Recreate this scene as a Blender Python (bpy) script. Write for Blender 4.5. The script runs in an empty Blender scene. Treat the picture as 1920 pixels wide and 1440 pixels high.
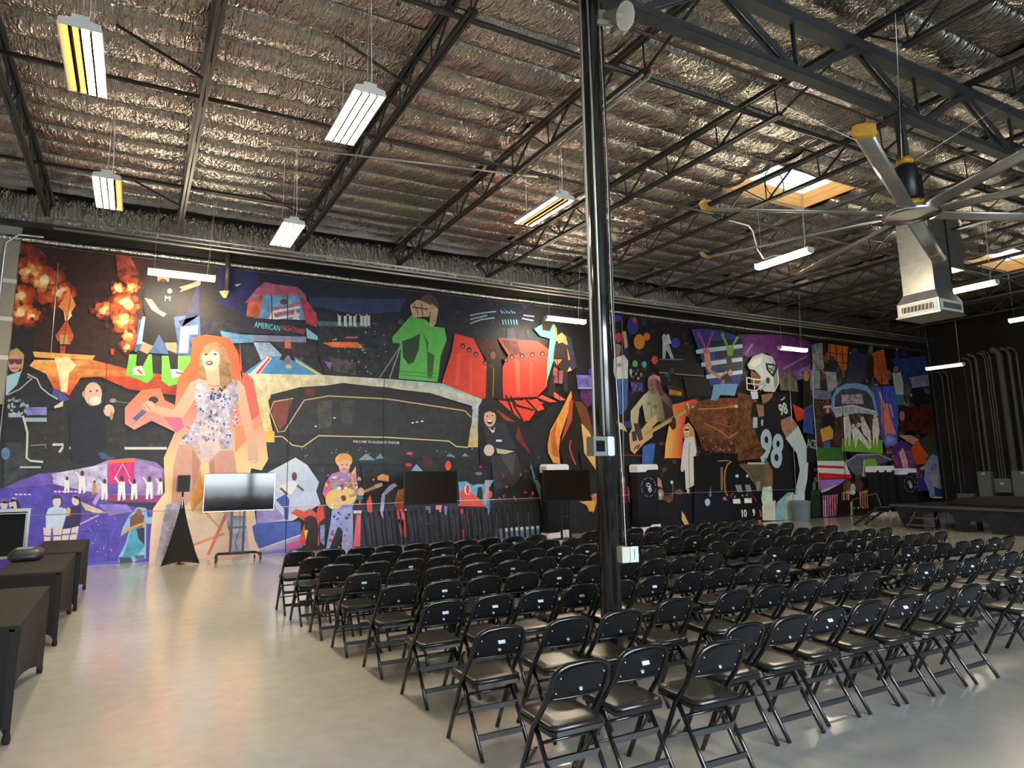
import bpy, math, random
from mathutils import Vector, Matrix, geometry
random.seed(7)
SC = bpy.context.scene
COL = SC.collection
R = math.radians

# ---------------------------------------------------------------- camera, sky, exposure
H = 1.78                                   # eye height
YAW, PIT, ROL = R(27.7), R(9.22), R(-0.55)
FPX, PPX, PPY = 1253.0, 917.0, 674.0       # focal length and principal point, in 1920x1440 pixels
_f = Vector((math.sin(YAW)*math.cos(PIT), math.cos(YAW)*math.cos(PIT), math.sin(PIT)))
_r0 = Vector((math.cos(YAW), -math.sin(YAW), 0)); _u0 = _r0.cross(_f)
_r = math.cos(ROL)*_r0 + math.sin(ROL)*_u0
_u = -math.sin(ROL)*_r0 + math.cos(ROL)*_u0
cam = bpy.data.cameras.new('camera'); camo = bpy.data.objects.new('camera', cam); COL.objects.link(camo)
camo.matrix_world = Matrix(((_r.x, _u.x, -_f.x, 0), (_r.y, _u.y, -_f.y, 0), (_r.z, _u.z, -_f.z, H), (0, 0, 0, 1)))
cam.sensor_fit = 'HORIZONTAL'; cam.sensor_width = 36.0; cam.lens = 36.0*FPX/1920
cam.shift_x = (960-PPX)/1920; cam.shift_y = (PPY-720)/1920
cam.clip_start = 0.05; cam.clip_end = 200
SC.camera = camo
SC.view_settings.view_transform = 'Standard'; SC.view_settings.look = 'None'
SC.view_settings.gamma = 1.0; SC.view_settings.use_curve_mapping = False
SC.view_settings.exposure = 0.78
try:
    SC.cycles.max_bounces = 8; SC.cycles.diffuse_bounces = 4; SC.cycles.glossy_bounces = 4
    SC.cycles.transparent_max_bounces = 6; SC.cycles.caustics_reflective = False; SC.cycles.caustics_refractive = False
    SC.cycles.sample_clamp_indirect = 6.0
except Exception: pass
W = bpy.data.worlds.new('sky'); SC.world = W; W.use_nodes = True
bg = W.node_tree.nodes['Background']
bg.inputs[0].default_value = (0.80, 0.91, 1.0, 1); bg.inputs[1].default_value = 14.0

D = 15.45                                  # the mural wall
WL, WR, WB = -4.6, 28.4, -7.0              # left, right and rear walls
ZF = 7.34                                  # foil seams
def ray(x, y): return _f*FPX + _r*(x-PPX) - _u*(y-PPY)
def wall_pt(x, y):
    d = ray(x, y); k = D/d.y
    return (d.x*k, H+d.z*k)                # (X, Z) on the mural wall

# ---------------------------------------------------------------- mesh helpers
class MB:
    def __init__(s): s.v = []; s.f = []; s.sm = []
    def add(s, v, f, smooth=False):
        o = len(s.v); s.v += [tuple(p) for p in v]; s.f += [tuple(i+o for i in q) for q in f]; s.sm += [smooth]*len(f); return s
    def box(s, x0, x1, y0, y1, z0, z1):
        v = [(x, y, z) for z in (z0, z1) for y in (y0, y1) for x in (x0, x1)]
        return s.add(v, [(0,2,3,1),(4,5,7,6),(0,1,5,4),(2,6,7,3),(0,4,6,2),(1,3,7,5)])
    def bar(s, a, b, w, h, up=(0,0,1)):
        a, b = Vector(a), Vector(b); d = (b-a).normalized(); u = Vector(up)
        if abs(d.dot(u)) > .98: u = Vector((0,1,0))
        x = d.cross(u).normalized()*w/2; z = x.cross(d).normalized()*h/2
        v = [p+i*x+j*z for p in (a, b) for i, j in ((-1,-1),(1,-1),(1,1),(-1,1))]
        return s.add(v, [(3,2,1,0),(4,5,6,7),(0,1,5,4),(1,2,6,5),(2,3,7,6),(3,0,4,7)])
    def tube(s, pts, r, n=8, cap=True, closed=False):
        pts = [Vector(p) for p in pts]; m = len(pts); rs = r if isinstance(r, (list, tuple)) else [r]*m
        v = []; prev = None
        for i, p in enumerate(pts):
            t = (pts[min(i+1, m-1)]-pts[max(i-1, 0)]).normalized()
            if prev is None:
                a = Vector((0,0,1)) if abs(t.z) < .9 else Vector((1,0,0)); nx = t.cross(a).normalized()
            else: nx = (prev - t*prev.dot(t)).normalized()
            prev = nx; ny = t.cross(nx)
            for k in range(n):
                c = 2*math.pi*k/n; v.append(p + rs[i]*(math.cos(c)*nx+math.sin(c)*ny))
        f = [(i*n+k, i*n+(k+1) % n, (i+1)*n+(k+1) % n, (i+1)*n+k) for i in range(m-1) for k in range(n)]
        s.add(v, f, True)
        if cap:
            o = len(s.v)-m*n
            s.f += [tuple(o+k for k in reversed(range(n))), tuple(o+(m-1)*n+k for k in range(n))]; s.sm += [False]*2
        return s
    def lathe(s, prof, n=20, c=(0,0,0), smooth=True, cap=True):
        v = [(c[0]+r*math.cos(2*math.pi*k/n), c[1]+r*math.sin(2*math.pi*k/n), c[2]+z) for r, z in prof for k in range(n)]
        m = len(prof)
        s.add(v, [(i*n+k, i*n+(k+1) % n, (i+1)*n+(k+1) % n, (i+1)*n+k) for i in range(m-1) for k in range(n)], smooth)
        if cap:
            o = len(s.v)-m*n
            s.f += [tuple(o+k for k in reversed(range(n))), tuple(o+(m-1)*n+k for k in range(n))]; s.sm += [False]*2
        return s
    def loft(s, rings, smooth=True, cap=True, wrap=True):
        n = len(rings[0]); v = [p for q in rings for p in q]; m = len(rings); kk = n if wrap else n-1
        s.add(v, [(i*n+k, i*n+(k+1) % n, (i+1)*n+(k+1) % n, (i+1)*n+k) for i in range(m-1) for k in range(kk)], smooth)
        if cap:
            o = len(s.v)-m*n
            s.f += [tuple(o+k for k in reversed(range(n))), tuple(o+(m-1)*n+k for k in range(n))]; s.sm += [False]*2
        return s
    def prism(s, poly, a0, a1, axis='y'):
        def P(u, w, t): return {'y': (u, t, w), 'x': (t, u, w), 'z': (u, w, t)}[axis]
        n = len(poly); v = [P(u, w, a0) for u, w in poly]+[P(u, w, a1) for u, w in poly]
        tri = geometry.tessellate_polygon([[Vector((u, w, 0)) for u, w in poly]])
        f = [tuple(t) for t in tri]+[tuple(i+n for i in reversed(t)) for t in tri]
        f += [(i, (i+1) % n, n+(i+1) % n, n+i) for i in range(n)]
        return s.add(v, f)
    def xf(s, m): s.v = [tuple(m @ Vector(p)) for p in s.v]; return s
    def mesh(s, name):
        me = bpy.data.meshes.new(name); me.from_pydata(s.v, [], s.f); me.polygons.foreach_set('use_smooth', s.sm); me.update()
        import bmesh
        b = bmesh.new(); b.from_mesh(me); bmesh.ops.recalc_face_normals(b, faces=b.faces); b.to_mesh(me); b.free()
        return me
def rrect(w, h, r, n=4, cx=0, cz=0):
    o = []
    for sx, sz, a0 in ((1,1,0),(-1,1,90),(-1,-1,180),(1,-1,270)):
        for k in range(n+1):
            a = R(a0+90*k/n); o.append((cx+sx*(w/2-r)+r*math.cos(a), cz+sz*(h/2-r)+r*math.sin(a)))
    return o
def link(name, me, mat, parent=None):
    o = bpy.data.objects.new(name, me); COL.objects.link(o)
    if mat is not None and not me.materials: me.materials.append(M[mat])
    if parent is not None: o.parent = parent
    return o
def obj(name, mb, mat, parent=None): return link(name, mb.mesh(name), mat, parent)
def tag(o, label, cat, group=None):
    o['label'] = label; o['category'] = cat
    if group: o['group'] = group
    return o
def thing(name, label, cat, loc=(0,0,0), rz=0, group=None):
    o = bpy.data.objects.new(name, None); COL.objects.link(o); o.location = loc; o.rotation_euler = (0,0,rz); o.empty_display_size = .1
    return tag(o, label, cat, group)
def struct(name, mb, mat, label=None):
    o = obj(name, mb, mat); o['kind'] = 'structure'
    if label: o['label'] = label
    return o
def dup(root, loc, rz):
    r = root.copy(); COL.objects.link(r); r.location = loc; r.rotation_euler = (0,0,rz)
    for ch in list(root.children):
        c = ch.copy(); COL.objects.link(c); c.parent = r
        for g in ch.children:
            d = g.copy(); COL.objects.link(d); d.parent = c
    return r
ORD = ['first','second','third','fourth','fifth','sixth','seventh','eighth','ninth','tenth','eleventh','twelfth','thirteenth','fourteenth','fifteenth']

# ---------------------------------------------------------------- materials
M = {}
def srgb(c): return tuple((x/12.92 if x <= .04045 else ((x+.055)/1.055)**2.4) for x in c)
def mat(name, col, rough=.5, metal=0, spec=.5, coat=0, noise=None, bump=None, emit=None, sheen=0):
    m = bpy.data.materials.new(name); m.use_nodes = True; nt = m.node_tree; b = nt.nodes['Principled BSDF']
    b.inputs['Base Color'].default_value = (*col, 1); b.inputs['Roughness'].default_value = rough; b.inputs['Metallic'].default_value = metal
    b.inputs['Specular IOR Level'].default_value = spec; b.inputs['Coat Weight'].default_value = coat
    if coat: b.inputs['Coat Roughness'].default_value = .12
    if sheen: b.inputs['Sheen Weight'].default_value = sheen
    def tex(scale, detail, sc3=None):
        tc = nt.nodes.new('ShaderNodeTexCoord'); n = nt.nodes.new('ShaderNodeTexNoise')
        n.inputs['Scale'].default_value = scale; n.inputs['Detail'].default_value = detail
        if sc3:
            mp = nt.nodes.new('ShaderNodeMapping'); mp.inputs['Scale'].default_value = sc3
            nt.links.new(tc.outputs['Object'], mp.inputs[0]); nt.links.new(mp.outputs[0], n.inputs['Vector'])
        else: nt.links.new(tc.outputs['Object'], n.inputs['Vector'])
        return n
    if noise:                              # (scale, detail, second colour[, stretch])
        n = tex(noise[0], noise[1], noise[3] if len(noise) > 3 else None)
        rp = nt.nodes.new('ShaderNodeValToRGB'); rp.color_ramp.elements[0].position = .35; rp.color_ramp.elements[1].position = .68
        rp.color_ramp.elements[0].color = (*col, 1); rp.color_ramp.elements[1].color = (*noise[2], 1)
        nt.links.new(n.outputs['Fac'], rp.inputs[0]); nt.links.new(rp.outputs[0], b.inputs['Base Color'])
    if bump:                               # (scale, detail, strength, distance[, stretch])
        n = tex(bump[0], bump[1], bump[4] if len(bump) > 4 else None)
        bn = nt.nodes.new('ShaderNodeBump'); bn.inputs['Strength'].default_value = bump[2]; bn.inputs['Distance'].default_value = bump[3]
        nt.links.new(n.outputs['Fac'], bn.inputs['Height']); nt.links.new(bn.outputs[0], b.inputs['Normal'])
    if emit:
        b.inputs['Emission Color'].default_value = (*emit[0], 1); b.inputs['Emission Strength'].default_value = emit[1]
    M[name] = m; return m
mat('steel', (.035,.037,.042), .45, .3, noise=(3,4,(.055,.055,.058)))
mat('girder_grey', (.04,.047,.053), .55, .1, noise=(2.5,4,(.06,.067,.072)))
mat('pipe_dark', (.06,.055,.052), .45, .3)
mat('pipe_red', (.12,.06,.04), .5, .2)
mat('wood_dark', (.035,.025,.02), .8, noise=(9,4,(.06,.042,.03)))
mat('galv', (.42,.43,.43), .36, .8, noise=(6,3,(.5,.51,.5)))
mat('conduit', (.62,.6,.55), .35, .6)
mat('white_paint', (.75,.74,.7), .4)
mat('cream_grey', (.5,.47,.41), .5)
mat('black_paint', (.008,.008,.0095), .2, 0, .45, coat=.15)
mat('column_paint', (.008,.008,.0095), .16, 0, .7, coat=.6)
mat('black_metal', (.012,.012,.015), .4, 0, .5)
mat('vinyl', (.014,.013,.0125), .29, 0, .55, bump=(160,3,.12,.002))
mat('chair_panel', (.006,.0065,.008), .38, 0, .28)
mat('rivet', (.85,.87,.9), .2, .9)
mat('badge', (.26,.33,.4), .4, .3)
mat('sticker', (.5,.62,.72), .5)
mat('ink', (.16,.2,.26), .6)
mat('spandex', (.010,.0085,.0075), .8, 0, .3, bump=(90,2,.1,.002))
mat('fabric_black', (.009,.010,.014), .85, 0, .25, bump=(3.2,3,.5,.04,(1,1,4)))
mat('tower_white', (.78,.78,.84), .55)
mat('screen', (.006,.006,.008), .07, 0, .6)
mat('screen_matte', (.010,.005,.0035), .28, 0, .3)
mat('grille', (.012,.012,.012), .7, bump=(220,1,.4,.003))
mat('bezel', (.55,.56,.58), .3, .8)
mat('wall_grey', (.42,.41,.38), .85, noise=(1.2,3,(.5,.49,.46)))
mat('wall_dark', (.010,.010,.011), .75, 0, .3, noise=(.8,3,(.016,.015,.014)))
mat('pier', (.36,.33,.27), .8)
mat('box_grey', (.13,.14,.13), .6)
mat('can_grey', (.16,.19,.22), .4, bump=(14,2,.1,.01))
mat('fan_alu', (.42,.42,.41), .35, .7)
mat('fan_yellow', (.72,.4,.02), .5)
mat('fan_tip', (.6,.33,.05), .5)
mat('motor_black', (.012,.012,.014), .35)
mat('chrome', (.75,.76,.76), .15, 1)
mat('plywood', (.74,.40,.11), .7, noise=(2.5,6,(.6,.29,.07),(1,1,9)))
mat('deck', (.05,.045,.04), .9)
mat('stage_black', (.009,.009,.011), .85, 0, .2, noise=(3,4,(.02,.02,.024)))
mat('stage_edge', (.05,.05,.05), .6)
mat('riser_grey', (.12,.115,.105), .55, .1)
mat('door_dark', (.1,.1,.1), .6)
mat('asphalt', (.22,.21,.2), .9)
mat('tube_glow', (1,.9,.7), .4, emit=((1.0,.84,.58), 112.0))
mat('tube_mid', (1,.9,.7), .4, emit=((1.0,.86,.6), 26.0))
mat('tube_weak', (1,.9,.7), .4, emit=((1.0,.86,.6), 10.0))
mat('tube_dim', (.6,.36,.1), .5, emit=((1.0,.5,.12), 1.1))
mat('rib_brown', (.006,.004,.002), .8, 0, .1)
mat('lamp_housing', (.8,.78,.74), .45)
mat('reflector', (.85,.82,.75), .25, .5)
# polished concrete
m = mat('concrete', (.40,.37,.32), .22, 0, .5, coat=.55); nt = m.node_tree; b = nt.nodes['Principled BSDF']
tc = nt.nodes.new('ShaderNodeTexCoord')
def nz(sc, det, src=tc): 
    n = nt.nodes.new('ShaderNodeTexNoise'); n.inputs['Scale'].default_value = sc; n.inputs['Detail'].default_value = det
    nt.links.new(src.outputs['Object'], n.inputs['Vector']); return n
n1 = nz(.45, 5); n2 = nz(7, 4)
rp = nt.nodes.new('ShaderNodeValToRGB'); rp.color_ramp.elements[0].position = .3; rp.color_ramp.elements[1].position = .72
rp.color_ramp.elements[0].color = (.50,.485,.455,1); rp.color_ramp.elements[1].color = (.60,.58,.545,1)
nt.links.new(n1.outputs['Fac'], rp.inputs[0])
mx = nt.nodes.new('ShaderNodeMixRGB'); mx.blend_type = 'MULTIPLY'; mx.inputs[0].default_value = .25
nt.links.new(rp.outputs[0], mx.inputs[1]); nt.links.new(n2.outputs['Fac'], mx.inputs[2]); nt.links.new(mx.outputs[0], b.inputs['Base Color'])
r2 = nt.nodes.new('ShaderNodeMapRange'); r2.inputs[3].default_value = .14; r2.inputs[4].default_value = .26
nt.links.new(n1.outputs['Fac'], r2.inputs[0]); nt.links.new(r2.outputs[0], b.inputs['Roughness'])
# crinkled foil: the creases are in the panels; this adds only the finest crumple
m = mat('foil', (.46,.445,.42), .2, 1.0); nt = m.node_tree; b = nt.nodes['Principled BSDF']
ge = nt.nodes.new('ShaderNodeNewGeometry')
def crease(sc, rot, dist):
    mp = nt.nodes.new('ShaderNodeMapping'); mp.inputs['Scale'].default_value = sc; mp.inputs['Rotation'].default_value = (0,0,rot)
    nt.links.new(ge.outputs['Position'], mp.inputs[0])
    n = nt.nodes.new('ShaderNodeTexNoise'); n.inputs['Scale'].default_value = 1.0; n.inputs['Detail'].default_value = 2.5; n.inputs['Roughness'].default_value = .6; n.inputs['Distortion'].default_value = dist
    nt.links.new(mp.outputs[0], n.inputs['Vector'])
    q = nt.nodes.new('ShaderNodeMath'); q.operation = 'SUBTRACT'; q.inputs[1].default_value = .5; nt.links.new(n.outputs['Fac'], q.inputs[0])
    w = nt.nodes.new('ShaderNodeMath'); w.operation = 'ABSOLUTE'; nt.links.new(q.outputs[0], w.inputs[0]); return w
c1 = crease((9,2.2,2), R(22), .9); c2 = crease((24,5,4), R(-14), .7)
ad = nt.nodes.new('ShaderNodeMath'); ad.operation = 'MULTIPLY_ADD'; ad.inputs[1].default_value = .45
nt.links.new(c2.outputs[0], ad.inputs[0]); nt.links.new(c1.outputs[0], ad.inputs[2])
bn = nt.nodes.new('ShaderNodeBump'); bn.inputs['Strength'].default_value = .75; bn.inputs['Distance'].default_value = .09
nt.links.new(ad.outputs[0], bn.inputs['Height']); nt.links.new(bn.outputs[0], b.inputs['Normal'])
# acrylic skylight pane
m = bpy.data.materials.new('acrylic'); m.use_nodes = True; M['acrylic'] = m; nt = m.node_tree
for n in list(nt.nodes):
    if n.type == 'BSDF_PRINCIPLED': nt.nodes.remove(n)
tr = nt.nodes.new('ShaderNodeBsdfTransparent'); tl = nt.nodes.new('ShaderNodeBsdfTranslucent'); ms = nt.nodes.new('ShaderNodeMixShader'); ms.inputs[0].default_value = .35
tr.inputs[0].default_value = (.3,.31,.32,1); tl.inputs[0].default_value = (.28,.29,.3,1)
nt.links.new(tr.outputs[0], ms.inputs[1]); nt.links.new(tl.outputs[0], ms.inputs[2]); nt.links.new(ms.outputs[0], nt.nodes['Material Output'].inputs[0])
# mural print: colour per printed shape, alpha = how mottled the printed photograph is there
m = mat('mural_print', (.5,.5,.5), .52, 0, .38); nt = m.node_tree; b = nt.nodes['Principled BSDF']
at = nt.nodes.new('ShaderNodeVertexColor'); at.layer_name = 'ink'
tc = nt.nodes.new('ShaderNodeTexCoord')
n1 = nt.nodes.new('ShaderNodeTexNoise'); n1.inputs['Scale'].default_value = 5.5; n1.inputs['Detail'].default_value = 6; n1.inputs['Roughness'].default_value = .7
nt.links.new(tc.outputs['Object'], n1.inputs['Vector'])
mr = nt.nodes.new('ShaderNodeMapRange'); mr.inputs[1].default_value = .35; mr.inputs[2].default_value = .65; mr.inputs[3].default_value = .12; mr.inputs[4].default_value = 2.1
nt.links.new(n1.outputs['Fac'], mr.inputs[0])
mm = nt.nodes.new('ShaderNodeMixRGB'); mm.blend_type = 'MULTIPLY'
nt.links.new(at.outputs['Alpha'], mm.inputs[0]); nt.links.new(at.outputs['Color'], mm.inputs[1]); nt.links.new(mr.outputs[0], mm.inputs[2])
nt.links.new(mm.outputs[0], b.inputs['Base Color'])

# ---------------------------------------------------------------- the building
struct('floor', MB().box(WL-.3, WR+.3, WB-.3, D+.3, -.3, 0), 'concrete', 'polished beige concrete floor')
struct('wall_back', MB().box(WL-.3, WR+.3, D+.012, D+.3, 0, 7.7), 'wall_grey')
struct('trim_1', MB().box(-2.28, WR, D-.004, D+.011, 6.245, 7.6), 'wall_dark', 'dark strip of wall above the mural')
struct('wall_left', MB().box(WL-.3, WL, WB, D, 0, 7.7), 'wall_grey')
struct('wall_right', MB().box(WR, WR+.3, WB, D, 0, 7.7), 'wall_dark')
DX0, DX1, DZ = 0.5, 9.5, 4.6              # the open roll-up door behind the camera
struct('wall_rear', MB().box(WL, DX0, WB-.3, WB, 0, 7.7).box(DX1, WR, WB-.3, WB, 0, 7.7).box(DX0, DX1, WB-.3, WB, DZ, 7.7), 'wall_grey')
struct('ground_outside', MB().box(-25, 35, WB-30, WB-.31, -.35, -.05), 'asphalt')
pt = bpy.data.lights.new('door_daylight_portal', 'AREA'); pt.shape = 'RECTANGLE'; pt.size = DX1-DX0; pt.size_y = DZ
pt.cycles.is_portal = True
po = bpy.data.objects.new('door_daylight_portal', pt); COL.objects.link(po); po.location = ((DX0+DX1)/2, WB-.15, DZ/2); po.rotation_euler = (R(-90),0,0)
# roof deck with two skylight openings, then the foil panels
JX0, JP = .49, 2.43                        # joist positions
def jx(k): return JX0+JP*k
KS = range(-2, 12)
YB0, BP = 9.10, .61                        # foil bands
SKY = [(4, 0), (4, 1), (8, -1), (8, 0)]    # (bay, band) left open
xs = sorted(set([WL, WR]+[jx(k) for k in range(-2, 12) if WL < jx(k) < WR]))
holes = [(jx(4)+.06, jx(5)-.06, YB0-2*BP, YB0), (jx(8)+.06, jx(9)-.06, YB0-BP, YB0+BP)]
dk = MB()
ycuts = sorted(set([WB, D]+[h[i] for h in holes for i in (2, 3)])); xcuts = sorted(set([WL, WR]+[h[i] for h in holes for i in (0, 1)]))
for x0, x1 in zip(xcuts, xcuts[1:]):
    for y0, y1 in zip(ycuts, ycuts[1:]):
        cx, cy = (x0+x1)/2, (y0+y1)/2
        if not any(h[0] < cx < h[1] and h[2] < cy < h[3] for h in holes): dk.box(x0, x1, y0, y1, ZF+.10, ZF+.22)
ceil = struct('ceiling', dk, 'deck', 'dark roof deck lined with crinkled silver foil insulation')
from mathutils import noise as mn
def foil_mesh(i, w):
    rd = random.Random(i); nx, ny = 72, 16; v = []; off = 31.7*i
    bow = [rd.uniform(-.02, .03) for _ in range(nx+1)]; ang = rd.choice((-1, 1))*rd.uniform(.3, .9)
    for a in range(nx+1):
        for c in range(ny+1):
            t = c/ny; x = w*a/nx; y = BP*t; env = math.sin(math.pi*t)**.45 if 0 < t < 1 else 0
            edge = 1-.3*abs(2*a/nx-1)**4
            bb = mn.noise(Vector((x*.8+off, 3.3, 0)))*.03
            u = x+ang*(y-.3)*(1+.8*mn.noise(Vector((x*.9, y, off))))
            cr1 = abs(mn.noise(Vector((u*4.2+off, y*1.6, off))))*2
            cr2 = abs(mn.noise(Vector((u*13+off, y*4.0, off+5))))*2
            dep = max(0, mn.noise(Vector((x*1.1+off, y*2, 9.1)))+.35)
            z = -(.10*edge+bb)*env + env*(.030*cr1*dep+.017*cr2*(dep+.35))
            v.append((x, y, z))
    f = [(a*(ny+1)+c, a*(ny+1)+c+1, (a+1)*(ny+1)+c+1, (a+1)*(ny+1)+c) for a in range(nx) for c in range(ny)]
    mb = MB().add(v, f, True); me = mb.mesh('foil_panel'); me.materials.append(M['foil']); return me
FM = [foil_mesh(i, JP) for i in range(12)]
bays = list(range(-2, 11)); far = MB(); nf = 0; j_lo = -math.floor((D-YB0)/BP)
def foil_at(k, j):
    o = bpy.data.objects.new('foil_panel', random.choice(FM)); COL.objects.link(o); o.parent = ceil
    o.location = (jx(k), YB0-(j+1)*BP, ZF+random.uniform(-.012, .012))
cells = []
for k in range(-3, 12):
    for j in range(-11, 27):
        y0 = YB0-(j+1)*BP; y1 = y0+BP; x0 = jx(k)
        if (k, j) in SKY or y1 > D+.05 or y0 < WB-.4 or x0 > WR-.2 or x0+JP < WL+.2: continue
        cells.append(((x0+JP/2)**2+(y0-8.5)**2*1.4 + (1000 if y0 < 1.8 or x0 > 25.5 or x0+JP > WR or x0 < WL else 0), k, j))
cells.sort()
for n, (dd, k, j) in enumerate(cells):
    if n < 300 and dd < 900: foil_at(k, j)
    else:
        y0 = YB0-(j+1)*BP; x0 = max(jx(k), WL); x1 = min(jx(k)+JP, WR); rd = random.Random(n)
        v = [(x, y0+BP*t/4, ZF-(.12+.02*rd.random())*math.sin(math.pi*t/4)) for x in (x0, (x0+x1)/2, x1) for t in range(5)]
        far.add(v, [(a*5+c, a*5+c+1, a*5+c+6, a*5+c+5) for a in range(2) for c in range(4)], True)
o = obj('foil_panel_rest', far, 'foil', ceil); o['kind'] = 'stuff'
# skylights
for (x0, x1, y0, y1), nm, lab in zip(holes, ('skylight', 'skylight'), ('bright skylight with plywood curb above the ceiling fan blades', 'bright skylight at the right edge beyond the air duct')):
    t = thing(nm, lab, 'skylight', ((x0+x1)/2, (y0+y1)/2, ZF), 0, 'roof skylights')
    w, h = (x1-x0)/2, (y1-y0)/2
    for sx in (-1, 1):
        for z0, z1 in ((-.02, .14), (.145, .30)):
            obj('curb_board', MB().box(sx*w-.02, sx*w+.02, -h-.02, h+.02, z0, z1), 'plywood', t)
            obj('curb_board', MB().box(-w+.02, w-.02, sx*h-.02, sx*h+.02, z0, z1), 'plywood', t)
    obj('trim_strip', MB().box(-w-.06, w+.06, -h-.06, -h-.02, -.05, -.02).box(-w-.06, w+.06, h+.02, h+.06, -.05, -.02), 'conduit', t)
    obj('dome_pane', MB().loft([[(w*s*a, h*s*b_, .31+z) for a, b_ in ((-1,-1),(1,-1),(1,1),(-1,1))] for s, z in ((1.02, 0), (.9, .12), (.6, .17))], False), 'acrylic', t)
# bar joists
ZT, ZBC = 7.12, 6.68
def joist(k, y0, y1, i):
    x = jx(k) if k != -1 else -1.82
    t = thing('bar_joist', 'dark open-web steel roof joist, %s from the left' % ORD[i], 'joist', (x, y0, 0), 0, 'roof joists between girder and mural wall')
    L = y1-y0; e0, e1 = 1.15, L-.55
    obj('nailer', MB().box(-.045, .045, 0, L, ZT+.028, ZT+.05), 'wood_dark', t)
    obj('top_chord', MB().box(-.055, -.012, 0, L, ZT-.02, ZT+.028).box(.012, .055, 0, L, ZT-.02, ZT+.028), 'steel', t)
    obj('bottom_chord', MB().box(-.05, -.01, e0, e1, ZBC-.02, ZBC+.025).box(.01, .05, e0, e1, ZBC-.02, ZBC+.025), 'steel', t)
    n = max(1, round((e1-e0-.1)/1.18)); st = (e1-e0-.1)/n
    def wb(a, b, w): obj('web_bar', MB().bar((0, a, ZBC if a != 0 else ZT), (0, b, ZT), w, w), 'steel', t)
    for q in range(n+1):
        yb = e0+.05+q*st
        wb(yb, max(.02, yb-st*.5-.05 if q else .02), .026); wb(yb, yb+.02, .016)
        if q < n: wb(yb, yb+st*.5-.04, .02)
        else: wb(yb, min(L-.02, yb+.5), .026)
    return t
GY = 4.68
for i, k in enumerate(range(-1, 11)): joist(k, GY+.02, D-.02, i)
for i, k in enumerate(range(1, 7)):
    t = joist(k, GY-6.2, GY-.02, i)
    t['label'] = 'dark open-web roof joist on the camera side of the girder, %s from the column' % ORD[i]; t['group'] = 'roof joists on the camera side'
for i, (x, y, lab) in enumerate(((.49, 8.6, 'short dark diagonal brace between the first lamps and the foil'), (.49, 13.3, 'short dark diagonal brace near the mural beside the second joist'), (2.92, 13.0, 'short dark diagonal brace near the mural beside the third joist'), (2.92, 7.6, 'short dark diagonal brace beside the third joist above the aisle'))):
    tag(obj('joist_brace', MB().bar((x-.03, y, 6.70), (x-1.05, y+.05, 7.17), .03, .03), 'steel'), lab, 'brace', 'joist braces')
# the girder along the column line
gx0, gx1 = -4.5, WR-.1
t = thing('girder_truss', 'deep grey steel truss girder running over the column', 'girder', (0, GY, 0))
obj('bottom_chord', MB().box(gx0, gx1, -.075, -.012, 6.26, 6.34).box(gx0, gx1, .012, .075, 6.26, 6.34).box(gx0, gx1, -.075, .075, 6.255, 6.265), 'girder_grey', t)
obj('top_chord', MB().box(gx0, gx1, -.085, .085, 6.94, 7.08), 'girder_grey', t)
for k in range(-2, 11):
    x = jx(k)
    if x+JP/2 > gx1 or x < gx0: continue
    for s in (-1, 1):
        for q in (-.04, .04): obj('web_plate', MB().bar((x+.04 if s < 0 else x+JP-.04, q, 6.97), (x+JP/2+s*.05, q, 6.31), .02, .075), 'girder_grey', t)
    obj('web_bar', MB().bar((x+JP/2, 0, 6.3), (x+JP/2-.01, 0, 6.97), .035, .035), 'steel', t)

# ---------------------------------------------------------------- column
CX, CY = 3.58, GY
t = thing('steel_column', 'round black steel column standing among the chairs', 'column', (CX, CY, 0))
obj('shaft', MB().tube([(0,0,0), (0,0,6.25)], .088, 32), 'column_paint', t)
obj('base_plate', MB().box(-.15, .15, -.15, .15, 0, .02), 'black_metal', t)
obj('cap_plate', MB().box(-.12, .12, -.1, .1, 6.235, 6.255), 'girder_grey', t)
tag(obj('conduit', MB().tube([(CX-.075, CY-.085, 2.04), (CX-.075, CY-.085, 5.0), (CX-.085, CY-.085, 6.2)], .010, 8), 'conduit'), 'white conduit running down the front of the column to a grey box', 'conduit')
tag(obj('conduit', MB().tube([(CX-.13, CY-.03, 2.03), (CX-.13, CY-.03, 6.2)], .011, 8), 'cream_grey'), 'cream conduit along the left side of the column', 'conduit')
tag(obj('conduit', MB().tube([(CX+.115, CY-.04, 1.15), (CX+.115, CY-.04, 6.2)], .009, 8), 'pipe_dark'), 'thin dark conduit along the right side of the column', 'conduit')
t = thing('junction_box', 'grey metal box with dark window on the column at head height', 'electrical box', (CX-.15, CY-.1, 1.87))
obj('body', MB().box(-.09, .05, -.06, .04, 0, .16), 'box_grey', t); obj('window', MB().box(-.065, .02, -.066, -.0605, .035, .125), 'screen', t); obj('side_plate', MB().prism(rrect(.07, .16, .015, 3, .09, .08), -.06, .03, 'y'), 'bezel', t)
t = thing('outlet_box', 'white outlet box on the column just above the chair backs', 'electrical box', (CX+.06, CY-.1, 1.0))
obj('body', MB().box(-.05, .03, -.06, .03, 0, .125), 'cream_grey', t); obj('cover', MB().box(.032, .115, -.066, -.045, 0, .125), 'sticker', t)
obj('cover_mark', MB().box(.068, .078, -.0675, -.0665, .03, .1).box(.05, .1, -.0675, -.0665, .1, .104).box(.055, .075, -.0675, -.0665, .02, .026), 'ink', t)
tag(obj('power_cord', MB().tube([(CX+.1, CY-.1, 1.126), (CX+.095, CY-.1, 1.6), (CX+.04, CY-.11, 3.2), (CX+.06, CY-.1, 4.6), (CX+.1, CY-.02, 6.2)], .0032, 6), 'white_paint'), 'thin white cord hanging down to the outlet box on the column', 'cord')
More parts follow.
